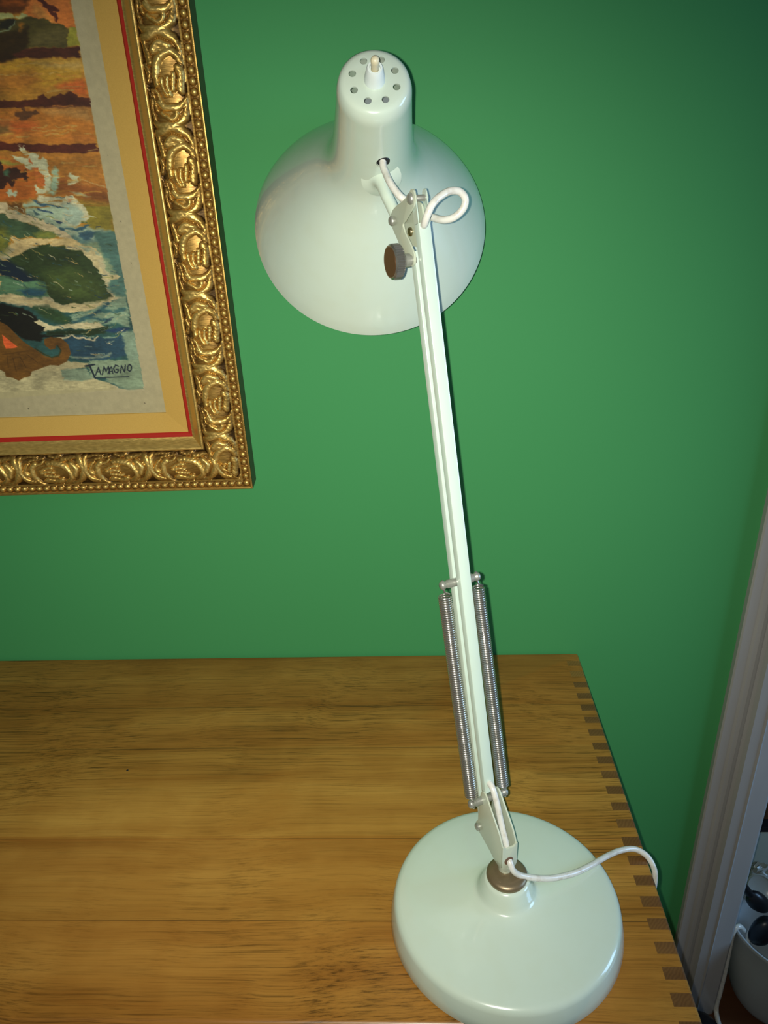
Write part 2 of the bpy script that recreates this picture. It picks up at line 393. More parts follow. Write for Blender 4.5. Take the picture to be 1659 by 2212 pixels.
ART=[
('P',(168,118,40),0.3,0,[2135,4891,1089,4841,1099,4755,1096,2668,2790,2735]),
('P',(196,112,46),1,1,[1479,4872,1082,4853,1102,4755,1103,4655,1100,4548,1399,4556,1537,4650]),
('P',(205,135,60),2,1,[1427,4740,1375,4703,1306,4634,1274,4586,1405,4633,1467,4682]),
('P',(86,46,14),1.5,1,[2070,4901,1437,4870,1476,4743,1521,4710,1578,4682,2130,4703]),
('P',(130,66,20),1.5,1,[1735,4785,1535,4776,1483,4738,1591,4748,1747,4740]),
('P',(160,160,96),0.4,1,[1944,4702,1670,4685,1627,4646,1713,4638,1961,4641]),
('P',(160,160,100),0.4,1,[1627,4648,1558,4685,1490,4650,1570,4638]),
('P',(78,34,22),0.4,1,[1400,4809,1331,4806,1318,4735,1277,4726,1201,4680,1271,4677,1254,4588,1268,4599,1309,4672,1360,4712,1394,4749]),
('P',(74,66,26),0.4,1,[1962,4639,1776,4635,1620,4638,1525,4647,1380,4632,1314,4598,1176,4555,1212,4400,1554,4413,1736,4321,1865,4311,2055,4314]),
('P',(92,82,40),2.5,1,[1557,4450,1456,4528,1239,4549,1185,4541,1217,4408,1533,4422]),
('P',(48,34,10),2,1,[1992,4532,1690,4539,1532,4573,1557,4450,1589,4399,1736,4321,2054,4319]),
('P',(40,38,24),0.4,1,[1780,4620,1664,4635,1633,4613,1700,4570,1797,4559]),
('L',(110,118,84),(5.75,0.3),1,[1803,4539,1723,4556,1664,4589,1647,4619]),
('P',(140,90,24),1.2,1,[1624,4587,1593,4601,1559,4587,1620,4546]),
('P',(150,144,48),0.4,1,[1176,4550,1092,4545,1098,4402,1208,4406]),
('P',(72,36,20),0.4,1,[2046,4346,1703,4372,1574,4409,1099,4396,1104,4312,1419,4323,1708,4329,2064,4282]),
('P',(46,30,8),1.5,1,[2034,4388,1719,4384,1708,4330,1867,4306,2058,4304]),
('P',(178,134,40),1.5,1,[2058,4304,1867,4303,1709,4325,1104,4309,1101,4212,1107,4142,1279,4112,1666,4102,2110,4122]),
('P',(180,146,74),2.5,1,[1552,4297,1111,4292,1103,4217,1437,4249]),
('P',(170,110,38),4,1,[2082,4219,1570,4228,1528,4140,1670,4086,2126,4068]),
('P',(198,100,38),2.5,1,[1398,4096,1302,4124,1107,4142,1102,3992,1190,3999,1255,4051,1353,4072]),
('P',(78,38,22),0.4,1,[2140,4018,1758,3996,1587,4005,1533,4037,1497,4006,1431,4015,1375,4032,1326,4021,1275,4048,1241,4045,1192,3993,1099,3994,1104,3912,1411,3908,1773,3937,2160,3950]),
('P',(176,110,40),1,1,[2160,3950,1411,3908,1104,3911,1105,3606,2248,3644]),
('P',(190,138,70),3,1,[1573,3910,1109,3904,1112,3800,1529,3875]),
('P',(200,100,40),4,1,[2060,3842,1671,3830,1650,3756,1829,3724,2090,3735]),
('P',(128,96,48),4,1,[2197,3819,1906,3807,1918,3710,2230,3706]),
('L',(196,120,50),(7.67,2),1,[2096,3712,1574,3695,1127,3641]),
('P',(98,62,34),0.4,1,[1837,3904,1768,3908,1759,3941,1716,3933,1722,3906,1668,3892,1611,3912,1605,3871,1661,3869,1734,3836,1793,3836,1819,3858]),
('P',(82,38,24),0.4,1,[2390,3669,2045,3657,1593,3615,1102,3607,1110,3528,1612,3539,2063,3591,2409,3604]),
('P',(166,110,42),0.6,1,[2410,3602,1613,3537,1108,3526,1093,3257,1091,3044,2557,3104]),
('L',(190,124,44),(10.23,2),1,[1620,3509,1391,3494,1111,3502]),
('P',(132,78,34),4,1,[1544,3339,1326,3267,1096,3215,1093,3087,1288,3117,1467,3167,1632,3216]),
('P',(128,116,40),3,1,[1476,3124,1293,3095,1086,3065,1086,2802,1350,2835,1395,2958]),
('P',(176,98,36),1,1,[2207,3552,1953,3506,1793,3481,1761,3421,1701,3341,1695,3256,1781,3235,1803,3151,1986,3128,2324,3142]),
('P',(160,150,60),1.5,1,[2217,3517,2078,3511,1878,3461,1982,3448,2057,3469,2237,3447]),
('P',(58,34,22),0.4,1,[2234,3459,2082,3500,2084,3405,2012,3437,1950,3429,1916,3392,1854,3413,1855,3371,1847,3323,1872,3303,1911,3335,1977,3328,2044,3255,2077,3296,2123,3250,2298,3233]),
('P',(64,92,66),1,1,[2074,3404,2021,3426,2047,3355,2084,3369]),
('P',(176,184,150),0.4,1,[2094,3218,2050,3244,2036,3222,2000,3226,1995,3196,2032,3173,2058,3189,2094,3181]),
('P',(190,190,150),0.4,1,[1883,3591,1863,3619,1841,3602,1823,3614,1819,3582,1792,3564,1728,3552,1695,3539,1706,3501,1672,3500,1651,3515,1628,3474,1615,3432,1640,3392,1628,3350,1620,3289,1635,3254,1680,3207,1741,3179,1805,3182,1805,3261,1786,3272,1780,3241,1751,3222,1721,3233,1698,3311,1722,3389,1778,3410,1819,3405,1878,3461,1950,3518,1969,3551,1918,3537,1801,3499,1799,3535,1854,3554]),
('P',(190,104,50),0.4,1,[1817,3477,1785,3511,1766,3457,1782,3445]),
('P',(190,104,46),0.4,1,[1778,3410,1734,3423,1717,3413,1739,3378,1686,3346,1706,3293,1695,3256,1740,3237,1766,3295,1781,3344]),
('P',(150,172,140),1.2,1,[1602,3390,1556,3412,1530,3381,1579,3233,1634,3174,1700,3183,1654,3230,1620,3289]),
('P',(190,190,150),0.4,1,[1449,3330,1421,3362,1396,3328,1356,3326,1362,3284,1427,3251,1473,3253,1481,3277,1424,3293]),
('L',(176,150,96),(3.2,0.5),1,[1345,3314,1210,3260,1110,3223]),
('P',(156,150,110),1,1,[1453,3197,1360,3187,1276,3141,1401,3159]),
('P',(188,184,146),0.4,1,[1806,3139,1771,3168,1638,3156,1534,3140,1503,3157,1444,3160,1416,3123,1366,3071,1333,3008,1326,2945,1375,2910,1443,2881,1570,2867,1648,2946,1657,3021,1774,3100]),
('P',(190,140,100),1.5,1,[1495,3132,1456,3124,1478,3088,1510,3096]),
('P',(150,168,146),1.5,1,[1572,3092,1424,3055,1373,3010,1370,2934,1464,2882,1575,2905,1609,2994]),
('P',(150,168,140),1,1,[1967,3096,1810,3120,1590,3074,1562,3048,1621,2945,1567,2880,1299,2850,1127,2817,1170,2542,1537,2712,1708,2866,1944,2970]),
('P',(60,90,104),0.4,1,[1866,3117,1810,3120,1710,3085,1591,3068,1561,3055,1611,3044,1699,3073,1769,3069]),
('P',(50,74,92),0.4,1,[1850,3073,1776,3039,1699,3017,1663,2997,1743,3006,1813,3028]),
('P',(70,96,96),0.4,1,[1900,3037,1860,3033,1833,3003,1856,2995,1877,3018]),
('P',(44,66,88),0.4,1,[1690,2944,1605,2925,1618,2901,1664,2909]),
('P',(52,86,98),0.4,1,[1673,2871,1572,2861,1469,2857,1348,2877,1375,2846,1475,2831,1575,2848,1622,2825,1651,2845]),
('P',(56,88,100),1,1,[1459,2812,1373,2827,1239,2809,1300,2780,1372,2738,1427,2740,1468,2774]),
('P',(96,128,118),1.5,1,[1651,2819,1457,2761,1359,2731,1134,2786,1156,2541,1251,2558,1295,2612,1408,2668,1537,2712]),
('P',(196,180,138),0.4,1,[2327,3129,2138,3122,2098,3089,2105,3064,2013,3023,1863,2967,1766,2913,1673,2871,1582,2817,1525,2763,1597,2753,1686,2789,1785,2838,1869,2885,1957,2921,2067,2950,2149,2979,2178,3024,2353,3037]),
('P',(124,140,118),0.4,1,[2084,3039,1981,3016,2018,3005]),
('P',(104,70,30),1,1,[2138,3122,1965,3102,1980,3072,1954,3015,2037,3037,2105,3064]),
('P',(62,84,56),0.6,1,[2355,3031,2178,3024,2142,2978,2045,2953,1945,2914,1869,2885,1759,2830,1687,2783,1802,2768,1969,2794,2089,2786,2138,2813,2175,2776,2236,2708,2479,2593]),
('P',(116,118,46),4,1,[2388,2913,2215,2887,2181,2809,2234,2714,2279,2651,2460,2658]),
('P',(116,122,52),2,1,[1925,2830,1785,2838,1686,2789,1786,2774,1896,2778]),
('P',(200,176,120),0.4,1,[2172,2815,2091,2779,1952,2780,1802,2768,1712,2764,1541,2757,1446,2715,1339,2666,1249,2565,1306,2560,1400,2577,1499,2633,1652,2665,1639,2691,1793,2690,1756,2727,1813,2723,1893,2707,1971,2704,2021,2673,2116,2631,2206,2609,2259,2624,2217,2648,2165,2685,2236,2708,2143,2743]),
('P',(150,160,130),1,1,[1540,2700,1373,2667,1267,2578,1356,2588,1481,2652]),
('P',(46,62,32),0.4,1,[2265,2589,2117,2635,1996,2676,1877,2711,1764,2723,1772,2689,1626,2689,1632,2661,1467,2638,1396,2572,1384,2514,1348,2455,1311,2337,1269,2241,1247,2168,1354,2136,1584,2115,1785,2116,1880,2144,1950,2267,2397,2378,2761,2416,2720,2555]),
('P',(66,82,38),6,1,[1907,2442,1624,2489,1405,2364,1306,2242,1326,2147,1655,2135,1857,2239]),
('P',(24,38,50),3,1,[2703,2612,2266,2583,2122,2473,2001,2363,2084,2331,2248,2373,2384,2425,2751,2451]),
('P',(82,118,84),1,1,[2748,2463,2379,2442,2211,2371,1930,2349,1918,2194,2217,2205,2435,2237,2810,2251]),
('P',(44,84,98),1.5,1,[2239,2266,2096,2284,1925,2266,1976,2214,2152,2214]),
('P',(190,166,110),0.4,1,[2514,2407,2394,2367,2413,2320,2544,2301]),
('P',(120,138,106),1,1,[1453,2699,1201,2745,1076,2763,1086,2162,1222,2167,1252,2264,1159,2354,1265,2440,1263,2567,1338,2672]),
('P',(74,108,96),1.5,1,[1306,2817,1085,2808,1081,2375,1098,2162,1214,2179,1265,2264,1238,2334,1157,2366,1185,2472,1251,2566,1294,2704]),
('L',(182,168,122),(21.73,0.3),1,[1362,2616,1338,2501,1319,2419,1279,2371,1208,2356,1162,2372]),
('P',(190,176,130),0.4,1,[1642,2673,1531,2680,1408,2630,1318,2592,1257,2566,1340,2547,1367,2479,1404,2538,1468,2632,1587,2648]),
('P',(44,80,74),0.5,1,[2832,2180,2455,2166,1853,2046,1516,2082,1092,2162,1092,1808,1080,1466,1102,1178,1268,1170,1516,1245,1909,1482,2940,1813]),
('P',(22,22,14),1,1,[2835,2168,2386,2139,2220,2096,2116,2007,2046,1881,2102,1808,1860,1799,1841,1773,2070,1782,2134,1733,2306,1765,2518,1935,2867,2059]),
('P',(50,76,44),2.5,1,[2142,2105,1941,2098,1744,1968,1774,1895,1907,1925,2053,2004]),
('P',(200,182,132),0.4,1,[2810,2251,2432,2249,2212,2223,2164,2191,2225,2175,1949,2171,1882,2132,1788,2104,1658,2124,1513,2094,1331,2123,1212,2185,1284,2109,1446,2055,1605,2024,1830,2033,1938,2110,2060,2127,2154,2106,2233,2145,2355,2162,2458,2154,2835,2168]),
('P',(128,150,122),1,1,[1738,1993,1527,2034,1336,2099,1111,2163,1106,1994,1123,1847,1276,1902,1430,1895,1705,1918]),
('L',(44,80,86),(16.62,0.8),1,[1689,1929,1537,1985,1414,2030,1297,2110]),
('L',(60,100,96),(14.06,0.8),1,[1399,2041,1279,2012,1147,2044]),
('L',(56,96,96),(11.51,0.8),1,[1699,1942,1518,1960,1334,1929]),
('P',(196,184,140),0.4,1,[2143,1952,2076,1962,1986,1916,1913,1901,1758,1907,1626,1927,1453,1908,1372,1868,1542,1850,1820,1860,1975,1853,2079,1851,2030,1893,2112,1920]),
('P',(36,52,28),1,1,[2055,1844,1823,1848,1568,1844,1344,1880,1400,1795,1583,1776,1835,1798,2038,1805]),
('P',(40,70,84),1,1,[1872,1749,1759,1795,1589,1751,1357,1756,1226,1776,1161,1648,1220,1548,1516,1494,1794,1530,1847,1634]),
('P',(32,58,84),1,1,[1446,1821,1261,1852,1110,1846,1157,1798,1322,1804]),
('L',(206,192,150),(7.67,0.3),1,[1934,1758,1842,1767,1773,1789,1691,1755,1541,1737,1497,1761]),
('L',(122,148,124),(8.95,0.6),1,[1434,1758,1308,1747]),
('L',(150,160,130),(7.67,1.2),1,[1839,1557,1636,1537,1452,1550,1368,1579]),
('P',(120,140,116),1,1,[1221,1801,1079,1808,1080,1466,1102,1178,1268,1170,1391,1214,1510,1271,1191,1431,1220,1548]),
('P',(176,164,120),0.6,1,[2210,1480,1903,1508,1647,1486,1685,1435,1976,1419,1978,1301,2355,1274,3097,1286,3015,1560,2410,1369,2314,1431]),
('P',(176,166,122),0.5,0,[3073,1365,1979,1406,1955,1287,1727,1305,1635,1302,1474,1257,1399,1174,3152,1099]),
('P',(126,142,114),0.7,1,[1976,1419,1688,1422,1645,1316,1729,1292,1971,1301]),
('P',(128,146,116),0.5,1,[1642,1511,1088,1492,1102,1178,1242,1166,1438,1242,1502,1311,1656,1329]),
('P',(104,70,24),0.2,0,[2867,2059,2512,1960,2445,1920,2380,1830,2313,1740,2217,1660,2120,1580,2049,1552,1965,1574,1924,1637,1964,1689,1986,1652,2040,1641,2092,1694,2083,1757,2006,1779,1895,1763,1833,1697,1824,1595,1890,1507,1991,1465,2081,1475,2165,1452,2215,1434,2306,1411,2335,1360,2416,1343,2477,1312,2534,1347,2610,1363,2609,1415,2654,1443,2978,1688]),
('L',(52,56,30),(7.67,0.2),0,[2204,1660,2117,1593,2047,1558,1965,1574,1926,1631,1952,1682]),
('P',(212,92,44),0.2,0,[2526,1823,2463,1758,2392,1686,2434,1674,2526,1671,2538,1723]),
('L',(76,50,16),(3.84,0.3),0,[2534,1595,2555,1466]),
('L',(76,50,16),(3.84,0.3),0,[2476,1567,2478,1411]),
('L',(76,50,16),(3.84,0.3),0,[2395,1577,2360,1459]),
('L',(76,50,16),(3.84,0.3),0,[2310,1599,2217,1506]),
('L',(76,50,16),(3.84,0.3),0,[2582,1609,2288,1637]),
('L',(28,38,48),(8.95,0.12),0,[1701,1451,1593,1464]),
('L',(28,38,48),(10.23,0.12),0,[1648,1453,1636,1388,1617,1315]),
('L',(28,38,48),(5.75,0.12),0,[1617,1315,1528,1314,1239,1315]),
('L',(28,38,48),(7.03,0.12),0,[1606,1347,1555,1430,1548,1354]),
('L',(28,38,48),(5.11,0.12),0,[1586,1379,1546,1381]),
('L',(28,38,48),(7.03,0.12),0,[1531,1349,1491,1439]),
('L',(28,38,48),(6.39,0.12),0,[1491,1439,1481,1382,1443,1439]),
('L',(28,38,48),(7.03,0.12),0,[1443,1439,1447,1355]),
('L',(28,38,48),(6.39,0.12),0,[1467,1355,1425,1419,1412,1432,1411,1357]),
('L',(28,38,48),(5.11,0.12),0,[1448,1381,1409,1380]),
('L',(28,38,48),(7.03,0.12),0,[1333,1436,1362,1450,1392,1412,1387,1372,1360,1365,1338,1397,1366,1400]),
('L',(28,38,48),(7.03,0.12),0,[1324,1364,1299,1441,1278,1369,1253,1446]),
('L',(28,38,48),(7.03,0.12),0,[1206,1451,1229,1432,1240,1393,1221,1373,1198,1392,1188,1430,1206,1451])]
# ------------------------------------------------------------------ the room
def structure(name, bm, m, smooth=False):
    o = bmobj(name, bm, m, None, smooth)
    o['kind'] = 'structure'
    return o
WY = 0.803
bm = box_bm((-2.0, WY, 0.0), (0.500, WY + 0.12, 2.6))
box_bm((1.35, WY, 0.0), (2.4, WY + 0.12, 2.6), bm)
box_bm((0.500, WY, 2.05), (1.35, WY + 0.12, 2.6), bm)
structure('wall_back', bm, M_WALL)
structure('floor', box_bm((-2.0, -2.4, -0.05), (2.4, 3.0, 0.0)), M_FLOOR)
structure('ceiling', box_bm((-2.0, -2.4, 2.6), (2.4, 3.0, 2.65)), M_CEIL)
structure('wall_left', box_bm((-2.1, -2.4, 0.0), (-2.0, 3.0, 2.6)), M_WALL)
structure('wall_far', box_bm((-2.0, 3.0, 0.0), (2.4, 3.1, 2.6)), mat('far_room_paint', (0.25, 0.13, 0.06), 0.6))

# moulded door casing, one straight length to the floor
prof = [(0.411, WY), (0.411, WY - 0.008), (0.413, WY - 0.0100), (0.4245, WY - 0.0110), (0.4275, WY - 0.0130), (0.4330, WY - 0.0140), (0.4375, WY - 0.0125),
        (0.4400, WY - 0.0110), (0.4425, WY - 0.0150), (0.4455, WY - 0.0215), (0.4590, WY - 0.0220), (0.4615, WY - 0.0235), (0.4640, WY - 0.0218), (0.490, WY - 0.0190), (0.494, WY - 0.0160), (0.494, WY)]
bm = prism_bm(prof, (0, 0, 0), (1, 0, 0), (0, 1, 0), (0, 0, 1), 0.0, 2.1)
structure('trim_1', bm, M_TRIM)

# ------------------------------------------------------------------ the finger-jointed chest
XE, XF, YF, YB, ZT, TH = 0.2089, 0.1912, 0.3375, 0.8003, 0.75, 0.0177
Y0, PITCH, FW = 0.7838, 0.021, 0.0104
XL = -0.62
chest = thing('wooden_chest', 'golden lacquered wooden chest with finger-jointed top corner under the white lamp', 'chest', (0, 0, 0))
fingers = [(Y0 - k * PITCH, Y0 - k * PITCH - FW) for k in range(0, 22)]
fingers = [(a, max(b, YF + 0.0)) for a, b in fingers if a > YF + 0.003]
# top board outline with its notches
out = [(XL, YF), (XE, YF)] if fingers[-1][1] > YF + 0.001 else [(XL, YF), (XF, YF)]
for a, b in reversed(fingers):
    if b > YF + 0.001: out += [(XE, b), (XF, b), (XF, a), (XE, a)]
    else: out += [(XF, a), (XE, a)]
out += [(XE - 0.004, YB)] if False else [(XE, YB), (XL, YB)]
def ease(bm, off=0.0028):
    es = []
    for e in bm.edges:
        a, b = e.verts[0].co, e.verts[1].co
        if abs(a.z - ZT) < 1e-5 and abs(b.z - ZT) < 1e-5:
            if (abs(a.x - XE) < 1e-5 and abs(b.x - XE) < 1e-5) or (abs(a.y - YF) < 1e-5 and abs(b.y - YF) < 1e-5) or (abs(a.y - YB) < 1e-5 and abs(b.y - YB) < 1e-5):
                es.append(e)
        elif abs(a.x - XE) < 1e-5 and abs(b.x - XE) < 1e-5 and abs(a.y - YB) < 1e-5 and abs(b.y - YB) < 1e-5 and max(a.z, b.z) > ZT - 0.001:
            es.append(e)
    fe = [e for e in es if all(abs(v_.co.y - YF) < 1e-5 for v_ in e.verts)]
    es = [e for e in es if e not in fe]
    bmesh.ops.bevel(bm, geom=es, offset=off, segments=4, affect='EDGES', profile=0.5, clamp_overlap=True)
    fe = [e for e in bm.edges if all(abs(v_.co.y - YF) < 1e-5 and abs(v_.co.z - ZT) < 1e-5 for v_ in e.verts)]
    bmesh.ops.bevel(bm, geom=fe, offset=0.006, segments=6, affect='EDGES', profile=0.5, clamp_overlap=True)
    return bm
bm = prism_bm(out, (0, 0, 0), (1, 0, 0), (0, 1, 0), (0, 0, 1), ZT - TH, ZT)
top = bmobj('top_panel', ease(bm), M_WOOD, chest, True, 30)
# side board: plain below the joint, its end-grain fingers rise flush with the top
bm = box_bm((XF, YF, 0.0), (XE, YB, ZT - TH))
side = bmobj('side_panel', bm, M_WOODSIDE, chest, True, 30)
for fi, (a, b) in enumerate(fingers):
    bm = box_bm((XF, b, ZT - TH), (XE, a, ZT))
    es = [e for e in bm.edges if all(abs(v_.co.x - XE) < 1e-5 and abs(v_.co.z - ZT) < 1e-5 for v_ in e.verts)]
    bmesh.ops.bevel(bm, geom=es, offset=0.0028, segments=4, affect='EDGES', profile=0.5)
    f = bmobj('joint_finger', bm, M_FINGERPALE if fi < 2 else M_ENDGRAIN, side, True, 30)
    f['label'] = 'darker end-grain finger of the joint'
bmobj('side_panel', box_bm((XL, YF, 0.0), (XL + TH, YB, ZT - TH)), M_WOODSIDE, chest, False)
bmobj('back_panel', box_bm((XL + TH, YB - 0.012, 0.0), (XF, YB, ZT - TH)), M_WOODSIDE, chest, False)
bmobj('front_panel', box_bm((XL + TH, YF + 0.004, 0.02), (XF, YF + 0.022, ZT - TH)), M_WOODSIDE, chest, False)
# the small dark knot in the top
bm = lathe_bm([(0, 0.0013), (0.00008, 0.0012), (0.0001, 0)], (-0.3202, 0.5997, ZT), (0, 0, 1), 12)
k_ = bmobj('wood_knot', bm, M_DARK, top); k_['label'] = 'tiny black knot in the wood'

# ------------------------------------------------------------------ the desk lamp
AX, AY = 0.0706, 0.4286
lamp = thing('desk_lamp', 'cream enamelled spring-arm desk lamp with dish shade, standing on the wooden chest', 'lamp', (AX, AY, ZT))
def lp(o, parent=lamp):
    if parent is lamp:
        o.parent = lamp
        o.matrix_parent_inverse = Matrix.Translation((-AX, -AY, -ZT))
    else:
        o.parent = parent
    return o

bz = [(0, 0), (0, 0.0960), (0.0005, 0.0982), (0.0020, 0.0987), (0.010, 0.0975), (0.0195, 0.0955), (0.0222, 0.0944), (0.0240, 0.0925), (0.0250, 0.0895),
      (0.0265, 0.0800), (0.0285, 0.0650), (0.0305, 0.0480), (0.0320, 0.0350), (0.0331, 0.0285), (0.0340, 0.0258), (0.0356, 0.0238),
      (0.0390, 0.0224), (0.0440, 0.0208), (0.0480, 0.0192), (0.0500, 0.0180), (0.0506, 0.0150), (0.0506, 0)]
base = lp(bmobj('lamp_base', lathe_bm([(z, r) for z, r in bz], (AX, AY, ZT), (0, 0, 1), 128), M_ENAMEL, None, True, 60))
rg = [(0.0500, 0), (0.0500, 0.0150), (0.0504, 0.0164), (0.0518, 0.0171), (0.0536, 0.0170), (0.0550, 0.0160), (0.0560, 0.0140), (0.0565, 0.0100), (0.0566, 0)]
lp(bmobj('swivel_collar', lathe_bm(rg, (AX, AY, ZT), (0, 0, 1), 72), M_RING, None, True, 60))

O = Vector((0.05593527, 0.45909379, 0.8494))
E = Vector((-0.10504236, 0.22973257, 0.96756863)).normalized()
N = Vector((0.40234503, -0.87994745, 0.25260829)).normalized()
P = Vector((0.9094419, 0.415831, 0.0)).normalized()
HD = Vector((-P.y, P.x, 0))
Z = Vector((0, 0, 1))
BA = Vector((AX, AY, ZT))
def L3(p, n, l): return O + P * p + N * n + E * l

# fork bracket at the foot: two cheeks, a bridging web, a stem
cheek = [(0.0340, 0.1165), (0.0305, 0.1205), (0.0262, 0.1200), (0.0240, 0.1180), (0.0037, 0.0984), (-0.0010, 0.0905), (-0.0021, 0.0850), (-0.0016, 0.0700), (-0.0006, 0.0630),
         (0.0100, 0.0630), (0.0150, 0.0650), (0.0330, 0.0690), (0.0385, 0.0680), (0.0415, 0.0710), (0.0408, 0.0760), (0.0375, 0.0800), (0.0368, 0.0980)]
rc = round_poly(cheek, 0.0025, 3)
bm = prism_bm(rc, BA, HD, Z, P, -0.0070, -0.0056, None, 0.0002)
prism_bm(rc, BA, HD, Z, P, 0.0056, 0.0070, bm, 0.0002)
web = round_poly([(-0.0070, 0.0900), (-0.0070, 0.0660), (-0.0040, 0.0600), (0.0040, 0.0600), (0.0070, 0.0660), (0.0070, 0.0900), (0.0056, 0.0900), (0.0040, 0.0868), (-0.0040, 0.0868), (-0.0056, 0.0900)], 0.0012, 3)
prism_bm(web, BA, P, Z, HD, -0.0028, -0.0012, bm, 0.0003)
lathe_bm([(0.0560, 0), (0.0560, 0.0056), (0.0600, 0.0058), (0.0640, 0.0062), (0.0655, 0.0058), (0.0655, 0)], BA + HD * 0.0032, (0, 0, 1), 32, (0, 1, 0), bm)
bracket = lp(bmobj('fork_bracket', bm, M_PLATE, None, True, 30))
# disc on the web, coloured dark brown for the shade in the cable hole
bm = lathe_bm([(0, 0), (0, 0.0040), (0.0003, 0.0040), (0.0003, 0)], BA + HD * -0.0031 + Z * 0.0725 + P * -0.0008, HD, 24)
h_ = bmobj('cable_hole', bm, mat('hole_shade_brown', (0.14, 0.07, 0.04), 0.6), None); h_.parent = bracket
# lug washer at the rear pivot
bm = lathe_bm([(0, 0), (0, 0.0034), (0.0012, 0.0034), (0.0020, 0.0026), (0.0024, 0)], BA + HD * 0.0370 + Z * 0.0730 - P * 0.0070, -P, 24)
r_ = bmobj('rivet', bm, M_PIN, None); r_.parent = bracket

# two parallel channel-section bars
W2, S_, G_ = 0.00963 / 2, 0.0068, 0.01235
def channel(l0, l1, nc, le=None, ls=None):
    """U channel, web towards the front; flanges may run past the web to le (top) and ls (foot)"""
    n1 = nc + S_ / 2; n0 = nc - S_ / 2; th = 0.0009; r = 0.0011
    c1 = [(-W2 + r, n1), (W2 - r, n1), (W2 - r * 0.3, n1 - r * 0.3), (W2, n1 - r), (W2, n0), (W2 - th, n0), (W2 - th, n1 - th), (-W2 + th, n1 - th), (-W2 + th, n0), (-W2, n0), (-W2, n1 - r), (-W2 + r * 0.3, n1 - r * 0.3)]
    bm = prism_bm(c1, O, P, N, E, l0, l1)
    for sgn in (-1, 1):
        w0, w1 = sorted((sgn * W2, sgn * (W2 - th)))
        if le:
            ear = round_poly([(l1 - 0.0005, n0), (le - 0.002, n0), (le, nc - 0.001), (le, nc + 0.002), (le - 0.0025, n1), (l1 - 0.0005, n1)], 0.0016, 4)
            prism_bm(ear, O, E, N, P, w0, w1, bm)
        if ls:
            ear = round_poly([(l0 + 0.0005, n0), (ls + 0.002, n0), (ls, nc), (ls + 0.002, n1), (l0 + 0.0005, n1)], 0.0016, 4)
            prism_bm(ear, O, E, N, P, w0, w1, bm)
    return bm
FRONT, REAR = G_ / 2, -G_ / 2
lp(bmobj('arm_bar', channel(0.0175, 0.4665, FRONT, le=0.4895, ls=0.0065), M_ARM, None, True, 25))
lp(bmobj('arm_bar', channel(-0.028, 0.4495, REAR), M_ARM, None, True, 25))
# pins that the springs hook on
def pin(l, n, half, r, bulb=True, name='spring_pin'):
    pr = [(-half, 0), (-half, r * 0.55), (-half + 0.0008, r * 0.9), (-half + 0.0020, r * 1.05), (-half + 0.0038, r * 1.02), (-half + 0.0044, r * 0.82), (-half + 0.0060, r * 0.82), (-half + 0.0065, r), (0, r)]
    pr = pr + [(-t_, r_) for t_, r_ in reversed(pr[:-1])]
    return lp(bmobj(name, lathe_bm(pr, L3(0, n, l), P, 28), M_PIN, None, True, 50))
pin(0.0085, 0.0035, 0.0185, 0.0034)
pin(0.1990, -0.0016, 0.0178, 0.0034)
# the two extension springs
def spring(p):
    l0, l1 = 0.0155, 0.1905
    nn0, nn1 = 0.0035, -0.0016
    R_, wire = 0.00475, 0.00082
    turns = 92; spt = 14
    pts = []
    def c(l):
        f = (l - 0.0085) / (0.1990 - 0.0085)
        return L3(p, nn0 * (1 - f) + nn1 * f, l)
    # lower hook round the pin groove
    for k in range(9):
        a = -math.pi * 0.9 + k / 8 * math.pi * 0.9 * 2 * 0.62
        pts.append(c(0.0085) + N * math.cos(a - 1.2) * 0.0036 + E * math.sin(a - 1.2) * 0.0036)
    pts.append(c(0.0135) + N * 0.001)
    for k in range(turns * spt + 1):
        a = 2 * math.pi * k / spt
        l = l0 + (l1 - l0) * k / (turns * spt)
        pts.append(c(l) + P * math.cos(a) * R_ + N * math.sin(a) * R_)
    pts.append(c(0.1935) + N * 0.001)
    for k in range(9):
        a = k / 8 * math.pi * 1.15
        pts.append(c(0.1990) + N * math.cos(a + 1.2 + math.pi) * -0.0036 + E * math.sin(a + 1.2 + math.pi) * 0.0036)
    return lp(bmobj('extension_spring', tube_bm(pts, wire, 7), M_STEEL, None, True, 80))
spring(-0.01493); spring(0.01493)

# head coupling: boomerang plate, block, pins, knob
plate = [(0.4870, 0.0020), (0.4895, 0.0075), (0.4885, 0.0110), (0.4835, 0.0130), (0.4780, 0.0095), (0.4712, -0.0100), (0.4702, -0.0137), (0.4650, -0.0121), (0.4598, -0.0082), (0.4545, -0.0042),
         (0.4470, 0.0005), (0.4410, -0.0010), (0.4392, -0.0060), (0.4410, -0.0105), (0.4500, -0.0168), (0.4586, -0.0242), (0.4632, -0.0270), (0.4706, -0.0323), (0.4757, -0.0348), (0.4800, -0.0335), (0.4832, -0.0280), (0.4846, -0.0190), (0.4850, -0.0090)]
rp = round_poly(plate, 0.0018, 3)
pl = lp(bmobj('hinge_plate', prism_bm(rp, O, E, N, P, -0.0066, -0.0052, None, 0.0002), M_PLATE, None, True, 30))
inner = [(0.4860, -0.0330), (0.4870, -0.0090), (0.4800, 0.0040), (0.4600, 0.0040), (0.4520, -0.0060), (0.4560, -0.0220), (0.4700, -0.0360), (0.4800, -0.0370)]
pr_ = lp(bmobj('hinge_plate', prism_bm(round_poly(inner, 0.003, 3), O, E, N, P, 0.0020, 0.0034, None, 0.0002), M_PLATE, None, True, 30))
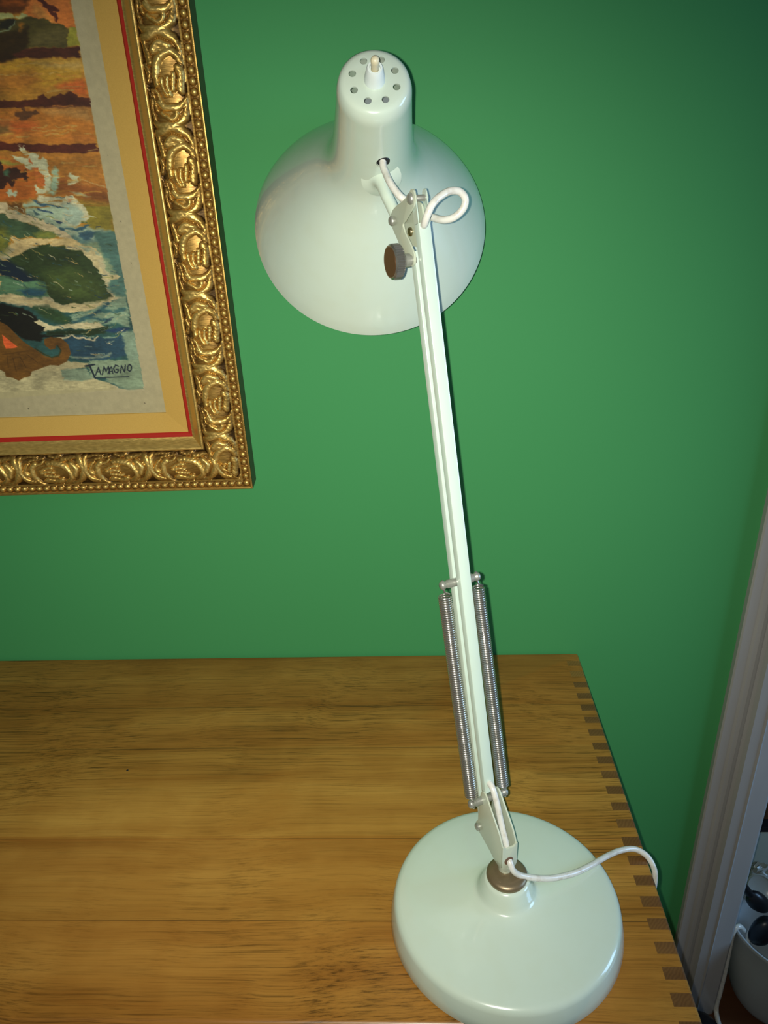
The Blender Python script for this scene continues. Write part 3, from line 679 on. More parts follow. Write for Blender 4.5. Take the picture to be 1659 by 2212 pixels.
def stud(l, n, p0, p1, r, head=True, m=M_PIN, parent=lamp, name='pivot_pin'):
    d = 1 if p1 > p0 else -1
    ln = abs(p1 - p0)
    pr = [(0, 0), (0, r), (ln - r * 0.45, r), (ln - r * 0.15, r * 0.75), (ln, 0)]
    return lp(bmobj(name, lathe_bm(pr, L3(p0, n, l), P * d, 28), m, None, True, 40), parent)
stud(0.4835, FRONT, -0.0064, -0.0094, 0.0040, name='pivot_pin')
stud(0.4835, FRONT, 0.0060, -0.0070, 0.0022, name='pivot_pin')
stud(0.4762, -0.0322, -0.0060, -0.0088, 0.0036, name='pivot_pin')
stud(0.4762, -0.0322, 0.0030, -0.0062, 0.0020, name='pivot_pin')
scr = stud(0.4655, -0.0190, 0.0019, -0.0006, 0.0033, m=M_BRASS, name='slotted_screw')
# knurled clamping knob on its collar
KL, KN = 0.4440, -0.0052
bm = lathe_bm([(0.0040, 0), (0.0040, 0.0034), (0.0085, 0.0034), (0.0085, 0.0048), (0.0125, 0.0050), (0.0128, 0.0042), (0.0165, 0.0040), (0.0168, 0)], L3(0, KN, KL), -P, 32)
kn = lp(bmobj('clamp_knob', bm, M_PIN, None, True, 40))
bm = bmesh.new()
seg = 120
a_, u_, v_ = frame_from(-P, E)
def kr(t_, r_, kn_=0.0):
    c_ = L3(0, KN, KL) + a_ * t_
    return [bm.verts.new(c_ + (u_ * math.cos(2 * math.pi * k / seg) + v_ * math.sin(2 * math.pi * k / seg)) * (r_ - (kn_ if k % 3 == 0 else 0))) for k in range(seg)]
rs = [kr(0.0163, 0.0060), kr(0.0163, 0.0112), kr(0.0168, 0.0121), kr(0.0171, 0.0124, 0.0008), kr(0.0222, 0.0124, 0.0008), kr(0.0227, 0.0120), kr(0.0236, 0.0112), kr(0.0236, 0.0104)]
for A_, B_ in zip(rs[:-1], rs[1:]):
    for k in range(seg): bm.faces.new((A_[k], A_[(k + 1) % seg], B_[(k + 1) % seg], B_[k]))
bm.faces.new(rs[0][::-1]); bm.faces.new(rs[-1])
g = bmobj('knurled_grip', bm, M_CHROME, None, True, 25); g.parent = kn
g = bmobj('knob_face', lathe_bm([(0.0236, 0), (0.0236, 0.0104), (0.0239, 0.0102), (0.0239, 0)], L3(0, KN, KL), -P, 40), M_KNOBFACE, None); g.parent = kn

# the shade: dish, neck and pierced cap in one spun shell
SC = Vector((-0.03569403, 0.73478553, 1.28896972))
SA = Vector((0.07509158, -0.84239272, 0.53360636)).normalized()
SU = Vector((0.9970597, 0.05523336, -0.05311521)).normalized()
SV = Vector((-0.015271, -0.53602591, -0.8440634)).normalized()
outer = [(0.0000, 0.1065), (0.0040, 0.1045), (0.0110, 0.1005), (0.0230, 0.0925), (0.0360, 0.0830), (0.0500, 0.0722), (0.0640, 0.0612), (0.0770, 0.0510), (0.0880, 0.0432), (0.0970, 0.0382), (0.1050, 0.0350),
         (0.1140, 0.0326), (0.1240, 0.0309), (0.1360, 0.0295), (0.1500, 0.0282), (0.1700, 0.0267), (0.1840, 0.0258), (0.1880, 0.0253), (0.1906, 0.0240), (0.1922, 0.0222), (0.1930, 0.0200), (0.1931, 0.0150), (0.1931, 0.0)]
op = [(p[0], p[1]) for p in outer]
sm = catmull([(t_, r_, 0) for t_, r_ in op[:-6]], 4)
op = [(p.x, p.y) for p in sm] + op[-5:]
ip = [(t_ - (0.0011 if r_ < 0.03 else 0.0004) if t_ > 0.001 else 0.0, max(r_ - 0.0011, 0)) for t_, r_ in op]
ip = [(t_, r_) for t_, r_ in ip if r_ > 0.001] + [(0.1920, 0.0)]
ip[0] = (0.0, 0.1055)
bm = lathe_bm(op + ip[::-1], SC, SA, 160, SU, None, False)
# join rim: first outer ring with last inner ring
bm.verts.ensure_lookup_table()
nv = 160
first = [bm.verts[i] for i in range(nv)]
last = [bm.verts[len(bm.verts) - nv + i] for i in range(nv)]
for k in range(nv): bm.faces.new((last[k], last[(k + 1) % nv], first[(k + 1) % nv], first[k]))
shade = bmobj('lamp_shade', bm, M_ENAMEL, None, True, 50)
cutters = []
for k in range(8):
    th = math.radians(118.4 - 45 * k)
    c_ = SC + SA * 0.185 + (SU * math.cos(th) - SV * math.sin(th)) * 0.01548
    cutters.append(bmobj('cutter', lathe_bm([(0, 0), (0, 0.0025), (0.02, 0.0025), (0.02, 0)], c_, SA, 28), None, None))
hv = (SV + SA * 0.12).normalized()
cutters.append(bmobj('cutter', lathe_bm([(0, 0), (0, 0.0050), (0.02, 0.0050), (0.02, 0)], SC + SA * 0.1425 + SU * 0.0072 + SV * 0.017, hv, 28), None, None))
cut(shade, cutters)
lp(shade)
# lamp holder and bulb inside
sk = bmobj('lamp_holder', lathe_bm([(0.105, 0), (0.105, 0.0125), (0.165, 0.0125), (0.168, 0.0115), (0.168, 0)], SC, SA, 40), M_SOCKET, None); sk.parent = shade
bl = bmobj('light_bulb', lathe_bm([(0.105, 0.012), (0.095, 0.014), (0.080, 0.022), (0.062, 0.029), (0.045, 0.027), (0.033, 0.017), (0.028, 0)], SC, SA, 40), mat('bulb_glass', (0.85, 0.85, 0.85), 0.2), None); bl.parent = shade
gr_ = bmobj('hole_shade_disc', lathe_bm([(0, 0), (0, 0.0051), (0.0012, 0.0053), (0.0022, 0.0047), (0.0022, 0.0027), (0.0022, 0)], SC + SA * 0.1425 + SU * 0.0072 + SV * 0.0245, hv, 32), M_BLACK, None); gr_.parent = shade  # black disc added inside the neck's cable hole to stand for its shade
# push switch on the cap
sw = bmobj('switch_housing', lathe_bm([(0.1928, 0), (0.1928, 0.0070), (0.1960, 0.0068), (0.2000, 0.0062), (0.2040, 0.0055), (0.2052, 0.0049), (0.2052, 0.0036), (0.2035, 0.0034), (0.2035, 0)], SC, SA, 48), M_SWITCH, None, True, 50); sw.parent = shade
sb = bmobj('switch_button', lathe_bm([(0.2030, 0), (0.2030, 0.0027), (0.2085, 0.0026), (0.2100, 0.0029), (0.2120, 0.0029), (0.2136, 0.0022), (0.2142, 0)], SC, SA, 36), M_IVORY, None, True, 60); sb.parent = shade
# flared foot and rod that hold the shade
S0 = SC + SA * 0.1235 + SU * 0.0066 + SV * 0.0285
LG = L3(-0.001, -0.0325, 0.4762)
d_ = (LG - S0); ln = d_.length; d_.normalize()
nrm = (SV * 0.85 + SA * 0.5).normalized()
pts = [S0 + nrm * 0.0, S0 + nrm * 0.004 + d_ * 0.002, S0 + nrm * 0.006 + d_ * 0.010, S0.lerp(LG, 0.5) + nrm * 0.004, LG]
path = catmull(pts, 8)
def rod_r(f):
    f *= ln
    return 0.0046 + 0.0108 * math.exp(-(f / 0.0045) ** 1.2)
rod = lp(bmobj('shade_bracket', tube_bm(path, rod_r, 28), M_ENAMEL, None, True, 60))

# cables
UPC = [SC + SA * 0.144 + SU * 0.0070 + SV * 0.020, SC + SA * 0.1425 + SU * 0.0072 + SV * 0.029, (-0.0161, 0.594, 1.3344), (-0.0134, 0.5859, 1.3291), (-0.0098, 0.5814, 1.3239), (-0.0055, 0.5781, 1.3191), (-0.0018, 0.5800, 1.3165),
       (0.0023, 0.5838, 1.3116), (0.0107, 0.5841, 1.3069), (0.0172, 0.5767, 1.3048), (0.0242, 0.5697, 1.3035), (0.0316, 0.5663, 1.3051), (0.038, 0.5659, 1.3104), (0.0396, 0.5658, 1.3169), (0.0356, 0.5647, 1.3219),
       (0.0287, 0.5614, 1.3226), (0.0214, 0.5562, 1.3196), (0.0158, 0.5514, 1.3147), (0.0126, 0.5504, 1.3084), (0.0107, 0.5541, 1.3025), L3(0, FRONT + 0.001, 0.4640), L3(0, FRONT - 0.001, 0.4520), L3(0, FRONT - 0.001, 0.4400)]
lp(bmobj('cable', tube_bm(catmull(UPC, 6), 0.00265, 16), M_CABLE, None, True, 80))
LOC = [L3(0, FRONT, 0.050), L3(0, FRONT - 0.0005, 0.028), (0.0588, 0.4529, 0.8761), (0.0618, 0.4464, 0.8675), (0.0655, 0.4381, 0.8504), (0.0692, 0.43, 0.8358), (0.0708, 0.4290, 0.8279), (0.0712, 0.4325, 0.8220)]
lp(bmobj('cable', tube_bm(catmull(LOC, 6), 0.00265, 16), M_CABLE, None, True, 80))
TAIL = [(0.0706, 0.4310, 0.8232), (0.0722, 0.4248, 0.8205), (0.0745, 0.4225, 0.8150), (0.0795, 0.4235, 0.8085), (0.0875, 0.4255, 0.803), (0.0996, 0.4282, 0.798), (0.1122, 0.4328, 0.793), (0.13, 0.4419, 0.787), (0.1469, 0.4541, 0.781),
        (0.1654, 0.4701, 0.773), (0.1817, 0.4825, 0.7655), (0.1968, 0.4894, 0.7590), (0.2078, 0.4870, 0.7535), (0.2135, 0.4810, 0.7455), (0.2150, 0.4770, 0.7350), (0.2145, 0.4760, 0.7100), (0.2130, 0.4780, 0.6400), (0.2125, 0.4800, 0.40), (0.2130, 0.4800, 0.10), (0.2200, 0.4800, 0.012), (0.2600, 0.4820, 0.0045), (0.3400, 0.4950, 0.0045)]
lp(bmobj('cable', tube_bm(catmull(TAIL, 6), 0.00265, 16), M_CABLE, None, True, 80))

# ------------------------------------------------------------------ the framed poster
KX, KY, KZ = -0.1857, 0.777, 1.0060
DL = 0.00661
PL = Vector((-math.cos(DL), 0, -math.sin(DL)))
PU = Vector((-math.sin(DL), 0, math.cos(DL)))
FWD_ = Vector((0, -1, 0))
K0 = Vector((KX, KY, KZ))
FWID, FHGT = 0.56, 0.74
pic = thing('framed_poster', 'sea poster in a carved and beaded gilt frame hanging on the green wall', 'picture', tuple(K0))
def PP(a, b, d): return K0 + PL * a + PU * b + FWD_ * d
def ptag(o):
    o.parent = pic; o.matrix_parent_inverse = Matrix.Translation(-K0); return o

rng = np.random.RandomState(3)
# one acanthus motif, strokes in (along 0..1, across 0 inner..1 outer), radius, height
MX = [  # crop coordinates of the traced motif
    (24, 1.0, [(585, 1030), (700, 1008), (780, 1022), (845, 1070), (893, 1150)]),
    (20, 0.75, [(575, 1035), (585, 1090), (612, 1150), (632, 1195)]),
    (22, 1.05, [(650, 1112), (690, 1082), (730, 1076), (772, 1092)]),
    (15, 0.7, [(660, 1140), (700, 1115), (760, 1110)]),
    (23, 1.05, [(668, 1275), (680, 1210), (710, 1160), (770, 1132), (840, 1145), (893, 1200)]),
    (18, 0.8, [(588, 1200), (608, 1250), (608, 1310)]),
    (26, 1.1, [(858, 1228), (882, 1290), (880, 1370)]),
    (17, 1.0, [(815, 1262), (822, 1310), (822, 1375)]),
    (15, 0.95, [(772, 1290), (778, 1340), (795, 1405)]),
    (15, 0.9, [(725, 1300), (738, 1345), (768, 1400)]),
    (20, 0.85, [(680, 1300), (692, 1330)]),
    (14, 1.0, [(672, 1365), (695, 1400), (725, 1450), (760, 1480)]),
    (20, 1.0, [(934, 1410), (900, 1460), (840, 1485), (770, 1485), (705, 1450)]),
    (15, 0.7, [(722, 1512), (750, 1540), (795, 1558), (838, 1538), (850, 1512)]),
    (22, 0.95, [(934, 1465), (920, 1530), (880, 1580), (800, 1602), (720, 1600), (660, 1580)]),
    (16, 0.8, [(632, 1420), (642, 1480), (656, 1540), (668, 1590)]),
    (13, 0.6, [(640, 1360), (660, 1440), (690, 1500)]),
    (12, 0.5, [(600, 1330), (616, 1390), (625, 1430)]),
]
STK = []
for r_, h_, pts in MX:
    q_ = []
    for x_, y_ in pts:
        s_ = (y_ - 1010) / 612.0
        w_ = (x_ - (548 + 100 * s_)) / 312.0
        q_.append((s_ * 0.0760, w_ * 0.0355))
    # resample as a smooth curve
    c_ = catmull([(a, b, 0) for a, b in q_], 3) if len(q_) > 2 else [Vector((a, b, 0)) for a, b in q_]
    STK.append((r_ * (1.05 if r_ < 18 else 1.25) * 0.076 / 612.0, h_, [(c.x, c.y) for c in c_]))
def motif(s, w):
    """height of the carving, 0..~1.3; s in metres along the rail (period 0.076), w across from the inner side"""
    s0_ = s
    s = s + 0.0006 * np.sin(w * 420 + s * 210) + 0.0003 * np.sin(s * 700 + 1)
    w = w + 0.0005 * np.sin(s0_ * 330 + 0.7) + 0.0002 * np.sin(w * 640 + s0_ * 500)
    h = np.zeros_like(s)
    base_ = 1 - ((w - 0.0178) / 0.0185) ** 2
    for shift in (-0.076, 0.0, 0.076):
        ss = s - shift
        for r_, hh, pl_ in STK:
            d = np.full_like(s, 1e9)
            for (x0, y0), (x1, y1) in zip(pl_[:-1], pl_[1:]):
                dx, dy = x1 - x0, y1 - y0
                t_ = np.clip(((ss - x0) * dx + (w - y0) * dy) / (dx * dx + dy * dy + 1e-12), 0, 1)
                d = np.minimum(d, np.hypot(ss - x0 - t_ * dx, w - y0 - t_ * dy))
            q_ = d / r_
            h = np.maximum(h, hh * np.sqrt(np.clip(1 - q_ * q_, 0, 1)))
    return np.clip(base_, 0, 1) * 0.80 + h * 0.64 + 0.03 * np.sin(s * 1500 + np.sin(w * 900) * 2) * (h > 0.2)
BAND0, BAND1 = 0.0125, 0.0490
def rail(length, phase, flip, lo, hi, step):
    """height field of one rail: along s in [lo,hi], across w 0 (outside) .. 0.0625; returns depth towards the room and wear"""
    ns = int((hi - lo) / step) + 1
    wv_ = np.concatenate([np.array([-0.0001, 0.0006]), np.arange(0.0016, 0.0625, step)])
    s = np.linspace(lo, hi, ns)
    Sg, Wg = np.meshgrid(s, wv_, indexing='ij')
    d = np.zeros_like(Sg); wear = np.zeros_like(Sg) + 0.45
    # outer edge and bead run
    d += np.where(Wg < 0.003, 0.0022 * np.clip(1 - (Wg / 0.003 - 0.35) ** 2 * 1.1, 0, 1), 0)
    bp = 0.0087
    bs = ((Sg + phase) / bp + 0.5) % 1.0 - 0.5
    bd = np.hypot(bs * bp / 0.0037, (Wg - 0.0065) / 0.0033)
    bead = np.sqrt(np.clip(1 - bd ** 2, 0, 1)) * 0.0036
    chan = (Wg >= 0.003) & (Wg < 0.0102)
    d = np.where(chan, -0.0012 + bead, d)
    wear = np.where(chan, 0.18 + bead / 0.0036 * 0.55, wear)
    # flat fillet
    fl_ = (Wg >= 0.0102) & (Wg < BAND0)
    d = np.where(fl_, 0.0012, d)
    # carved band
    band = (Wg >= BAND0) & (Wg < BAND1)
    ww = (BAND1 - 0.0005) - Wg
    period = (Sg + phase) % 0.076
    if flip: period = 0.076 - period
    m_ = motif(period, ww)
    ms = m_ * 0.0056 - 0.0012
    d = np.where(band, ms, d)
    wear = np.where(band, np.clip(m_ * 0.75 - 0.22, 0, 1), wear)
    # inner lip and cove falling to the fillet
    lip = (Wg >= BAND1) & (Wg < 0.0530)
    d = np.where(lip, 0.0014 + 0.0012 * np.sin((Wg - BAND1) / 0.004 * math.pi), d)
    cov = Wg >= 0.0530
    f_ = (Wg - 0.0530) / 0.0095
    d = np.where(cov, -0.0078 * np.sin(np.clip(f_, 0, 1) * math.pi / 2) ** 1.3 + 0.001, d)
    wear = np.where(cov | lip, 0.75, wear)
    return Sg, Wg, d, wear

def rail_mesh(name, side_, phase, flip, lo, hi, step):
    length = FHGT if side_ in ('right', 'left') else FWID
    Sg, Wg, d, wear = rail(length, phase, flip, lo, hi, step)
    # mitre: slide the ends so that s >= w and s <= length - w
    Sm = np.clip(Sg, Wg, length - Wg)
    a_ = {'right': Wg, 'left': FWID - Wg, 'bottom': Sm, 'top': Sm}[side_]
    b_ = {'right': Sm, 'left': Sm, 'bottom': Wg, 'top': FHGT - Wg}[side_]
    A3, U3, D3 = np.array(PL), np.array(PU), np.array(FWD_)
    co = np.array(K0) + a_[..., None] * A3 + b_[..., None] * U3 + d[..., None] * D3
    ns, nw = Sg.shape
    me = bpy.data.meshes.new(name)
    idx = np.arange(ns * nw).reshape(ns, nw)
    f = np.stack([idx[:-1, :-1], idx[1:, :-1], idx[1:, 1:], idx[:-1, 1:]], -1).reshape(-1, 4)
    # drop the faces squashed flat by the mitre
    cf = co.reshape(-1, 3)
    e1 = cf[f[:, 1]] - cf[f[:, 0]]; e2 = cf[f[:, 2]] - cf[f[:, 3]]
    keep = (np.linalg.norm(e1, axis=1) + np.linalg.norm(e2, axis=1)) > 1e-6
    f = f[keep]
    if side_ in ('bottom', 'left'): f = f[:, ::-1]
    me.from_pydata(cf.tolist(), [], f.tolist())
    at_ = me.attributes.new('wear', 'FLOAT', 'POINT')
    at_.data.foreach_set('value', wear.reshape(-1).astype(np.float32))
    me.update()
    o = put(name, me, M_GOLD, None, True, 50)
    return ptag(o)
rail_mesh('gilt_moulding', 'right', 0.076 - 0.0654, True, 0.0, FHGT, 0.0008)
rail_mesh('gilt_moulding', 'bottom', 0.076 - (0.115 - 0.076), False, 0.0, FWID, 0.0008)
rail_mesh('gilt_moulding', 'left', 0.02, False, 0.0, FHGT, 0.0016)
rail_mesh('gilt_moulding', 'top', 0.02, False, 0.0, FWID, 0.0016)
# backing body of the frame with its olive sides
def ring_bm(o0, o1, i0, i1, d0, d1, dd0, dd1):
    pass
bm = bmesh.new()
def quadring(w0, d0, w1, d1, bm):
    c0 = [PP(w0, w0, d0), PP(FWID - w0, w0, d0), PP(FWID - w0, FHGT - w0, d0), PP(w0, FHGT - w0, d0)]
    c1 = [PP(w1, w1, d1), PP(FWID - w1, w1, d1), PP(FWID - w1, FHGT - w1, d1), PP(w1, FHGT - w1, d1)]
    A_ = [bm.verts.new(c) for c in c0]; B_ = [bm.verts.new(c) for c in c1]
    for k in range(4): bm.faces.new((A_[k], A_[(k + 1) % 4], B_[(k + 1) % 4], B_[k]))
    return bm
quadring(0.0, 0.0, 0.0008, -0.0245, bm)
quadring(0.0008, -0.0245, 0.085, -0.0245, bm)
quadring(0.0, 0.0, 0.0, 0.0, bm) if False else None
fr = bmobj('frame_side', bm, M_FRAMESIDE, None, False); ptag(fr)
bm = quadring(0.0620, -0.0078, 0.0655, -0.0082, bmesh.new()); quadring(0.0655, -0.0082, 0.0675, -0.0100, bm)
ptag(bmobj('red_fillet', bm, M_RED, None, False))
bm = quadring(0.0672, -0.0095, 0.0895, -0.0118, bmesh.new()); quadring(0.0895, -0.0118, 0.0899, -0.0136, bm)
ptag(bmobj('linen_liner', bm, M_LINEN, None, False))
# the printed sheet: ink painted per vertex on a fine flat grid
fa_ = np.concatenate([np.arange(0.0880, 0.285, 0.0007), np.arange(0.286, FWID - 0.086, 0.004)])
fb_ = np.concatenate([np.arange(0.0880, 0.490, 0.0007), np.arange(0.491, FHGT - 0.086, 0.004)])
Ag, Bg = np.meshgrid(fa_, fb_, indexing='ij')
shape = Ag.shape
X_ = Ag.reshape(-1) * 1e4; Y_ = Bg.reshape(-1) * 1e4
def vnoise(x, y, scale, seed):
    r = np.random.RandomState(seed); tab = r.rand(256, 256) * 2 - 1
    xs, ys = x / scale + 57.3, y / scale + 91.7
    xi, yi = np.floor(xs).astype(int), np.floor(ys).astype(int)
    fx, fy = xs - xi, ys - yi
    fx = fx * fx * (3 - 2 * fx); fy = fy * fy * (3 - 2 * fy)
    g = lambda i, j: tab[(xi + i) % 256, (yi + j) % 256]
    return (g(0, 0) * (1 - fx) + g(1, 0) * fx) * (1 - fy) + (g(0, 1) * (1 - fx) + g(1, 1) * fx) * fy
WXn = X_ + vnoise(X_, Y_, 60, 1) * 9 + vnoise(X_, Y_, 22, 2) * 5
WXn = WXn + vnoise(X_ / 3, Y_, 14, 21) * 16
WYn = Y_ + vnoise(X_ / 4, Y_, 18, 22) * 6 + vnoise(X_, Y_, 60, 3) * 9 + vnoise(X_, Y_, 22, 4) * 5
ink = np.zeros((len(X_), 3)) + np.array((172, 162, 124))
def sdf_poly(px_, py_, P_):
    n_ = len(P_) // 2
    inside = np.zeros(len(px_), bool); dist = np.full(len(px_), 1e9)
    for i in range(n_):
        x0, y0 = P_[2 * i], P_[2 * i + 1]
        j = (i + 1) % n_
        x1, y1 = P_[2 * j], P_[2 * j + 1]
        if y0 != y1:
            c_ = ((y0 > py_) != (y1 > py_)) & (px_ < (x1 - x0) * (py_ - y0) / (y1 - y0) + x0)
            inside ^= c_
        dx, dy = x1 - x0, y1 - y0
        L2_ = dx * dx + dy * dy + 1e-9
        t_ = np.clip(((px_ - x0) * dx + (py_ - y0) * dy) / L2_, 0, 1)
        dist = np.minimum(dist, np.hypot(px_ - x0 - t_ * dx, py_ - y0 - t_ * dy))
    return np.where(inside, -dist, dist)
def lay(kind, col, w, wp, P_):
    global ink
    P_ = np.array(P_, float)
    soft = (w[1] if kind == 'L' else w) * 10.0 + 1.0
    hw = w[0] if kind == 'L' else 0.0
    xs, ys = P_[0::2], P_[1::2]
    pad = 60 + soft * 2 + hw
    m_ = (X_ > xs.min() - pad) & (X_ < xs.max() + pad) & (Y_ > ys.min() - pad) & (Y_ < ys.max() + pad)
    if not m_.any(): return
    px_, py_ = (WXn[m_], WYn[m_]) if wp else (X_[m_], Y_[m_])
    if kind == 'P': d_ = sdf_poly(px_, py_, P_)
    else:
        d_ = np.full(len(px_), 1e9)
        for i in range(len(xs) - 1):
            dx, dy = xs[i + 1] - xs[i], ys[i + 1] - ys[i]
            t_ = np.clip(((px_ - xs[i]) * dx + (py_ - ys[i]) * dy) / (dx * dx + dy * dy + 1e-9), 0, 1)
            d_ = np.minimum(d_, np.hypot(px_ - xs[i] - t_ * dx, py_ - ys[i] - t_ * dy))
        d_ = d_ - hw
    al = np.clip(0.5 - d_ / (2 * soft), 0, 1)[:, None]
    ink[m_] = ink[m_] * (1 - al) + np.array(col) * al
lay('P', (176, 166, 128), 0.1, 0, [1020, 1150, 1020, 5200, 5000, 5200, 5000, 1150])
for a_r in ART[:-27]: lay(*a_r)
# loose brush strokes over the broad areas
rs_ = random.Random(8)
PAL = [(186, 176, 132), (192, 184, 146), (150, 164, 134), (52, 86, 88), (38, 60, 74), (84, 112, 88), (110, 118, 60), (60, 78, 44), (176, 150, 90)]
for i_ in range(330):
    x_ = rs_.uniform(1120, 2800); y_ = rs_.uniform(1420, 3150)
    if x_ > 1900 and y_ < 2000: continue
    ln_ = rs_.uniform(30, 120); an_ = 0.30 + 0.25 * math.sin(x_ / 260.0) + rs_.uniform(-0.25, 0.25) - (0.35 if y_ < 2000 else 0)
    dx_, dy_ = math.cos(an_) * ln_ / 2, math.sin(an_) * ln_ / 2
    bend = rs_.uniform(-8, 8)
    if x_ - dx_ < 1150: continue
    lay('L', rs_.choice(PAL), (rs_.uniform(1.2, 3.6), 0.08 + rs_.random() * 0.25), 1, [x_ - dx_, y_ - dy_, x_ - bend * 0.3, y_ + bend, x_ + dx_, y_ + dy_])
PAL2 = [(190, 140, 56), (158, 108, 34), (196, 124, 50), (140, 96, 30), (184, 150, 78), (172, 120, 60)]
for i_ in range(260):
    x_ = rs_.uniform(1150, 2700); y_ = rs_.uniform(3050, 4750)
    ln_ = rs_.uniform(60, 260); hb = [4560, 4060, 3640]
    if y_ > 4380 or min(abs(y_ - q_) for q_ in (3990, 3620)) < 45: continue
    if y_ < 3560 and x_ > 1900: continue
    if x_ - ln_ / 2 < 1110: continue
    lay('L', rs_.choice(PAL2), (rs_.uniform(1.5, 4), 0.35), 1, [x_ - ln_ / 2, y_, x_ + ln_ / 2, y_ + rs_.uniform(-6, 6)])
for a_r in ART[-27:]: lay(*a_r)
edge = 1092 + 5 * vnoise(Y_, X_, 40, 41)
ink[(X_ < edge)] = np.array((174, 164, 126))
inart = (X_ > 1096) & (Y_ > 1190)
strk = 1 + 0.14 * vnoise(X_ / 1.5, Y_, 110, 31) + 0.10 * vnoise(X_ / 5, Y_, 7, 7) + 0.07 * vnoise(X_ / 2, Y_, 22, 8) + 0.05 * vnoise(X_, Y_, 9, 9)
paper = 1 + 0.03 * vnoise(X_, Y_, 40, 11) + 0.02 * vnoise(X_, Y_, 8, 12)
sgn = np.abs(ink - np.array((28, 38, 48))).sum(1) < 40
ink = ink * np.where(inart & ~sgn & (X_ < 5000), strk, paper)[:, None]
# a few foxing specks on the margin
for fx_, fy_, fr_ in ((1010, 2900, 5), (985, 2500, 6), (1020, 3500, 4), (1120, 1010, 6), (2450, 990, 8), (1900, 1015, 4)):
    m_ = np.hypot(X_ - fx_, Y_ - fy_) < fr_
    ink[m_] *= 0.5
lin = np.clip(ink / 255.0, 0, 1)
lin = np.where(lin <= 0.04045, lin / 12.92, ((lin + 0.055) / 1.055) ** 2.4) * PRINT_GAIN
A3, U3, D3 = np.array(PL), np.array(PU), np.array(FWD_)
co = np.array(K0) + Ag.reshape(-1)[:, None] * A3 + Bg.reshape(-1)[:, None] * U3 - 0.0132 * D3
idx = np.arange(len(X_)).reshape(shape)
f = np.stack([idx[:-1, :-1], idx[:-1, 1:], idx[1:, 1:], idx[1:, :-1]], -1).reshape(-1, 4)
me = bpy.data.meshes.new('poster_sheet')
me.from_pydata(co.tolist(), [], f.tolist())
ca = me.color_attributes.new('ink', 'FLOAT_COLOR', 'POINT')
ca.data.foreach_set('color', np.concatenate([lin, np.ones((len(lin), 1))], 1).reshape(-1).astype(np.float32))
me.update()
ptag(put('poster_sheet', me, M_PRINT, None, False))

# ------------------------------------------------------------------ beyond the casing
BK = (0.603, 0.818, 0.0)
bk = [(0.0, 0), (0.0, 0.050), (0.004, 0.060), (0.02, 0.069), (0.05, 0.078), (0.10, 0.088), (0.15, 0.095), (0.192, 0.0995), (0.197, 0.1015), (0.2005, 0.1005), (0.2005, 0.0980), (0.19, 0.0970), (0.10, 0.085), (0.02, 0.066), (0.006, 0.05), (0.006, 0)]
tag(bmobj('waste_bucket', lathe_bm(bk, BK, (0, 0, 1), 72), M_BUCKET, None, True, 50), 'white plastic bucket on the floor beside the door casing', 'bucket')
def blob(name, center, radii, rotm, m, label, cat, seed, amp=0.12, parent=None, sub=3):
    bm = bmesh.new()
    bmesh.ops.create_icosphere(bm, subdivisions=sub, radius=1.0)
    r = random.Random(seed)
    ph = [(r.uniform(-3, 3), r.uniform(-3, 3), r.uniform(-3, 3), r.uniform(0, 6)) for _ in range(5)]
    for v_ in bm.verts:
        k_ = 1 + amp * sum(math.sin(a * v_.co.x + b * v_.co.y + c * v_.co.z + d) for a, b, c, d in ph) / 2
        v_.co = Vector((v_.co.x * radii[0] * k_, v_.co.y * radii[1] * k_, v_.co.z * radii[2] * k_))
        v_.co = Matrix.Rotation(rotm[1], 3, rotm[0]) @ v_.co + Vector(center)
    o = bmobj(name, bm, m, parent, True, 60)
    if label: tag(o, label, cat)
    return o
# black brush standing in the bucket
br_ = thing('black_brush', 'black long-handled brush lying head down in the white bucket', 'brush', (0.560, 0.840, 0.205))
h_ = blob('brush_head', (0.552, 0.838, 0.212), (0.028, 0.012, 0.016), ('Y', 0.85), M_BLACK, None, None, 5, 0.10); h_.parent = br_; h_.matrix_parent_inverse = Matrix.Translation((-0.560, -0.840, -0.205))
h_ = bmobj('brush_handle', tube_bm(catmull([(0.540, 0.840, 0.226), (0.520, 0.842, 0.254), (0.505, 0.850, 0.275)], 5), 0.0065, 12), M_BLACK, None); h_.parent = br_; h_.matrix_parent_inverse = Matrix.Translation((-0.560, -0.840, -0.205))
bl_ = blob('black_adapter', (0.572, 0.838, 0.140), (0.021, 0.015, 0.032), ('Y', 0.15), M_BLACK, 'black power adapter inside the white bucket below the brush', 'adapter', 9, 0.12)
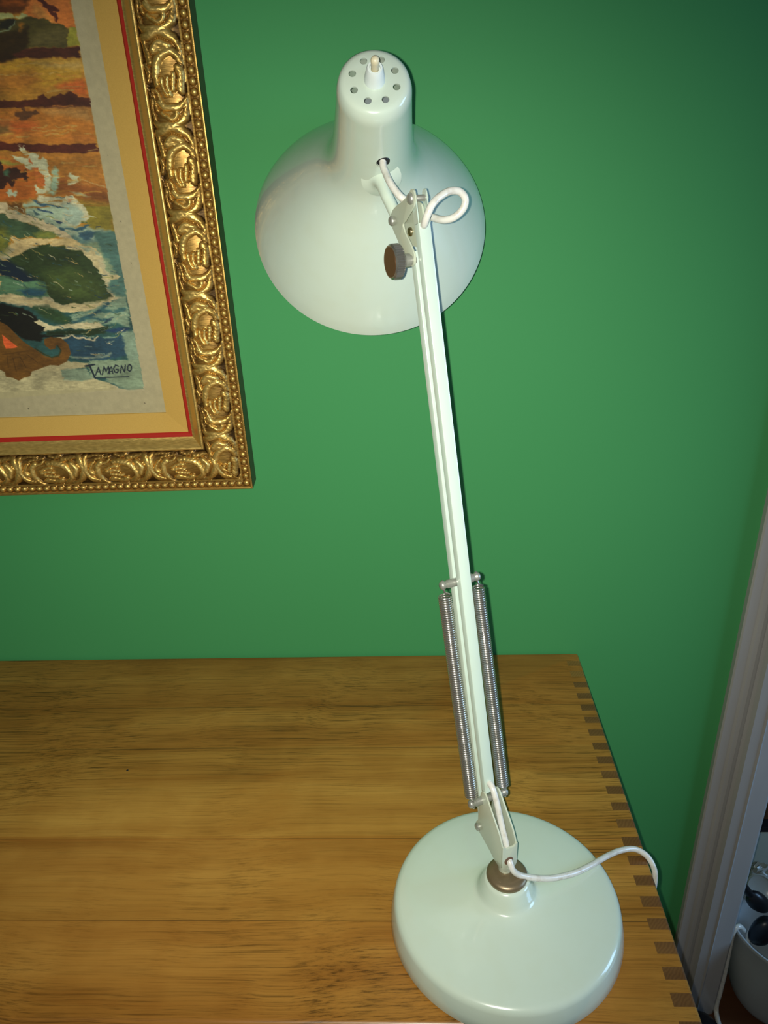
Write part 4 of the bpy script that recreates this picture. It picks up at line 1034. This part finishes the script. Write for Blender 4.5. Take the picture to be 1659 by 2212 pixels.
# crumpled clear bag and lid behind the brush
bm = bmesh.new(); bmesh.ops.create_icosphere(bm, subdivisions=4, radius=1.0)
r = random.Random(12)
ph = [(r.uniform(-9, 9), r.uniform(-9, 9), r.uniform(-9, 9), r.uniform(0, 6)) for _ in range(9)]
for v_ in bm.verts:
    k_ = 1 + 0.10 * sum(abs(math.sin(a * v_.co.x + b * v_.co.y + c * v_.co.z + d)) - 0.6 for a, b, c, d in ph)
    v_.co = Vector((v_.co.x * 0.030 * k_ + 0.578, v_.co.y * 0.018 * k_ + 0.890, v_.co.z * 0.040 * k_ + 0.192))
tag(bmobj('plastic_bag', bm, M_BAG, None, True, 60), 'crumpled clear plastic bag behind the black brush', 'bag')
bm = lathe_bm([(0, 0), (0, 0.021), (0.004, 0.022), (0.006, 0.020), (0.004, 0.018), (0.004, 0)], (0.566, 0.866, 0.212), (-0.1, -0.75, 0.66), 40)
tag(bmobj('jar_lid', bm, M_BAG, None, True, 50), 'small round clear lid lying against the crumpled bag', 'lid')
bm = tube_bm(catmull([(0.585, 0.80, 0.075), (0.565, 0.80, 0.095), (0.550, 0.82, 0.110), (0.560, 0.85, 0.120), (0.60, 0.875, 0.120), (0.63, 0.86, 0.110)], 6), 0.004, 10)
tag(bmobj('white_cable', bm, M_CABLE, None), 'short white cable curled inside the bucket under the adapter', 'cable')
blob('red_wrapper', (0.592, 0.790, 0.085), (0.022, 0.018, 0.012), ('Z', 0.3), M_REDBAG, 'dark red wrapper at the bottom of the white bucket', 'wrapper', 3, 0.2)
# pale board with a black edge leaning past the doorway
lb = thing('leaning_board', 'pale board with a black top edge standing on the floor behind the bucket', 'board', (0.78, 1.0, 0.0))
inv = Matrix.Translation((-0.78, -1.0, 0.0))
o = bmobj('panel', box_bm((0.60, 1.0, 0.0), (1.10, 1.012, 0.192)), M_PANEL, None, False); o.parent = lb; o.matrix_parent_inverse = inv
o = bmobj('black_edge', box_bm((0.598, 0.996, 0.192), (1.102, 1.016, 0.204), None, 0.001), M_BLACK, None, False); o.parent = lb; o.matrix_parent_inverse = inv
# white cord hanging down beside the casing
bm = tube_bm(catmull([(0.5200, 0.805, 0.190), (0.5080, 0.800, 0.2065), (0.4990, 0.797, 0.200), (0.4985, 0.796, 0.165), (0.5005, 0.795, 0.10), (0.4995, 0.792, 0.050), (0.4970, 0.785, 0.008), (0.4920, 0.740, 0.0045), (0.4800, 0.690, 0.0045)], 8), 0.0042, 12)
tag(bmobj('power_cord', bm, M_CABLE, None), 'white cord dropping to the floor between the door casing and the bucket', 'cord')
# black stop at the foot of the casing
bm = lathe_bm([(0, 0), (0, 0.032), (0.010, 0.033), (0.024, 0.028), (0.032, 0.018), (0.035, 0)], (0.458, 0.748, 0.0), (0, 0, 1), 40)
tag(bmobj('door_stop', bm, M_BLACK, None, True, 50), 'black rounded door stop on the floor at the foot of the casing', 'door stop')
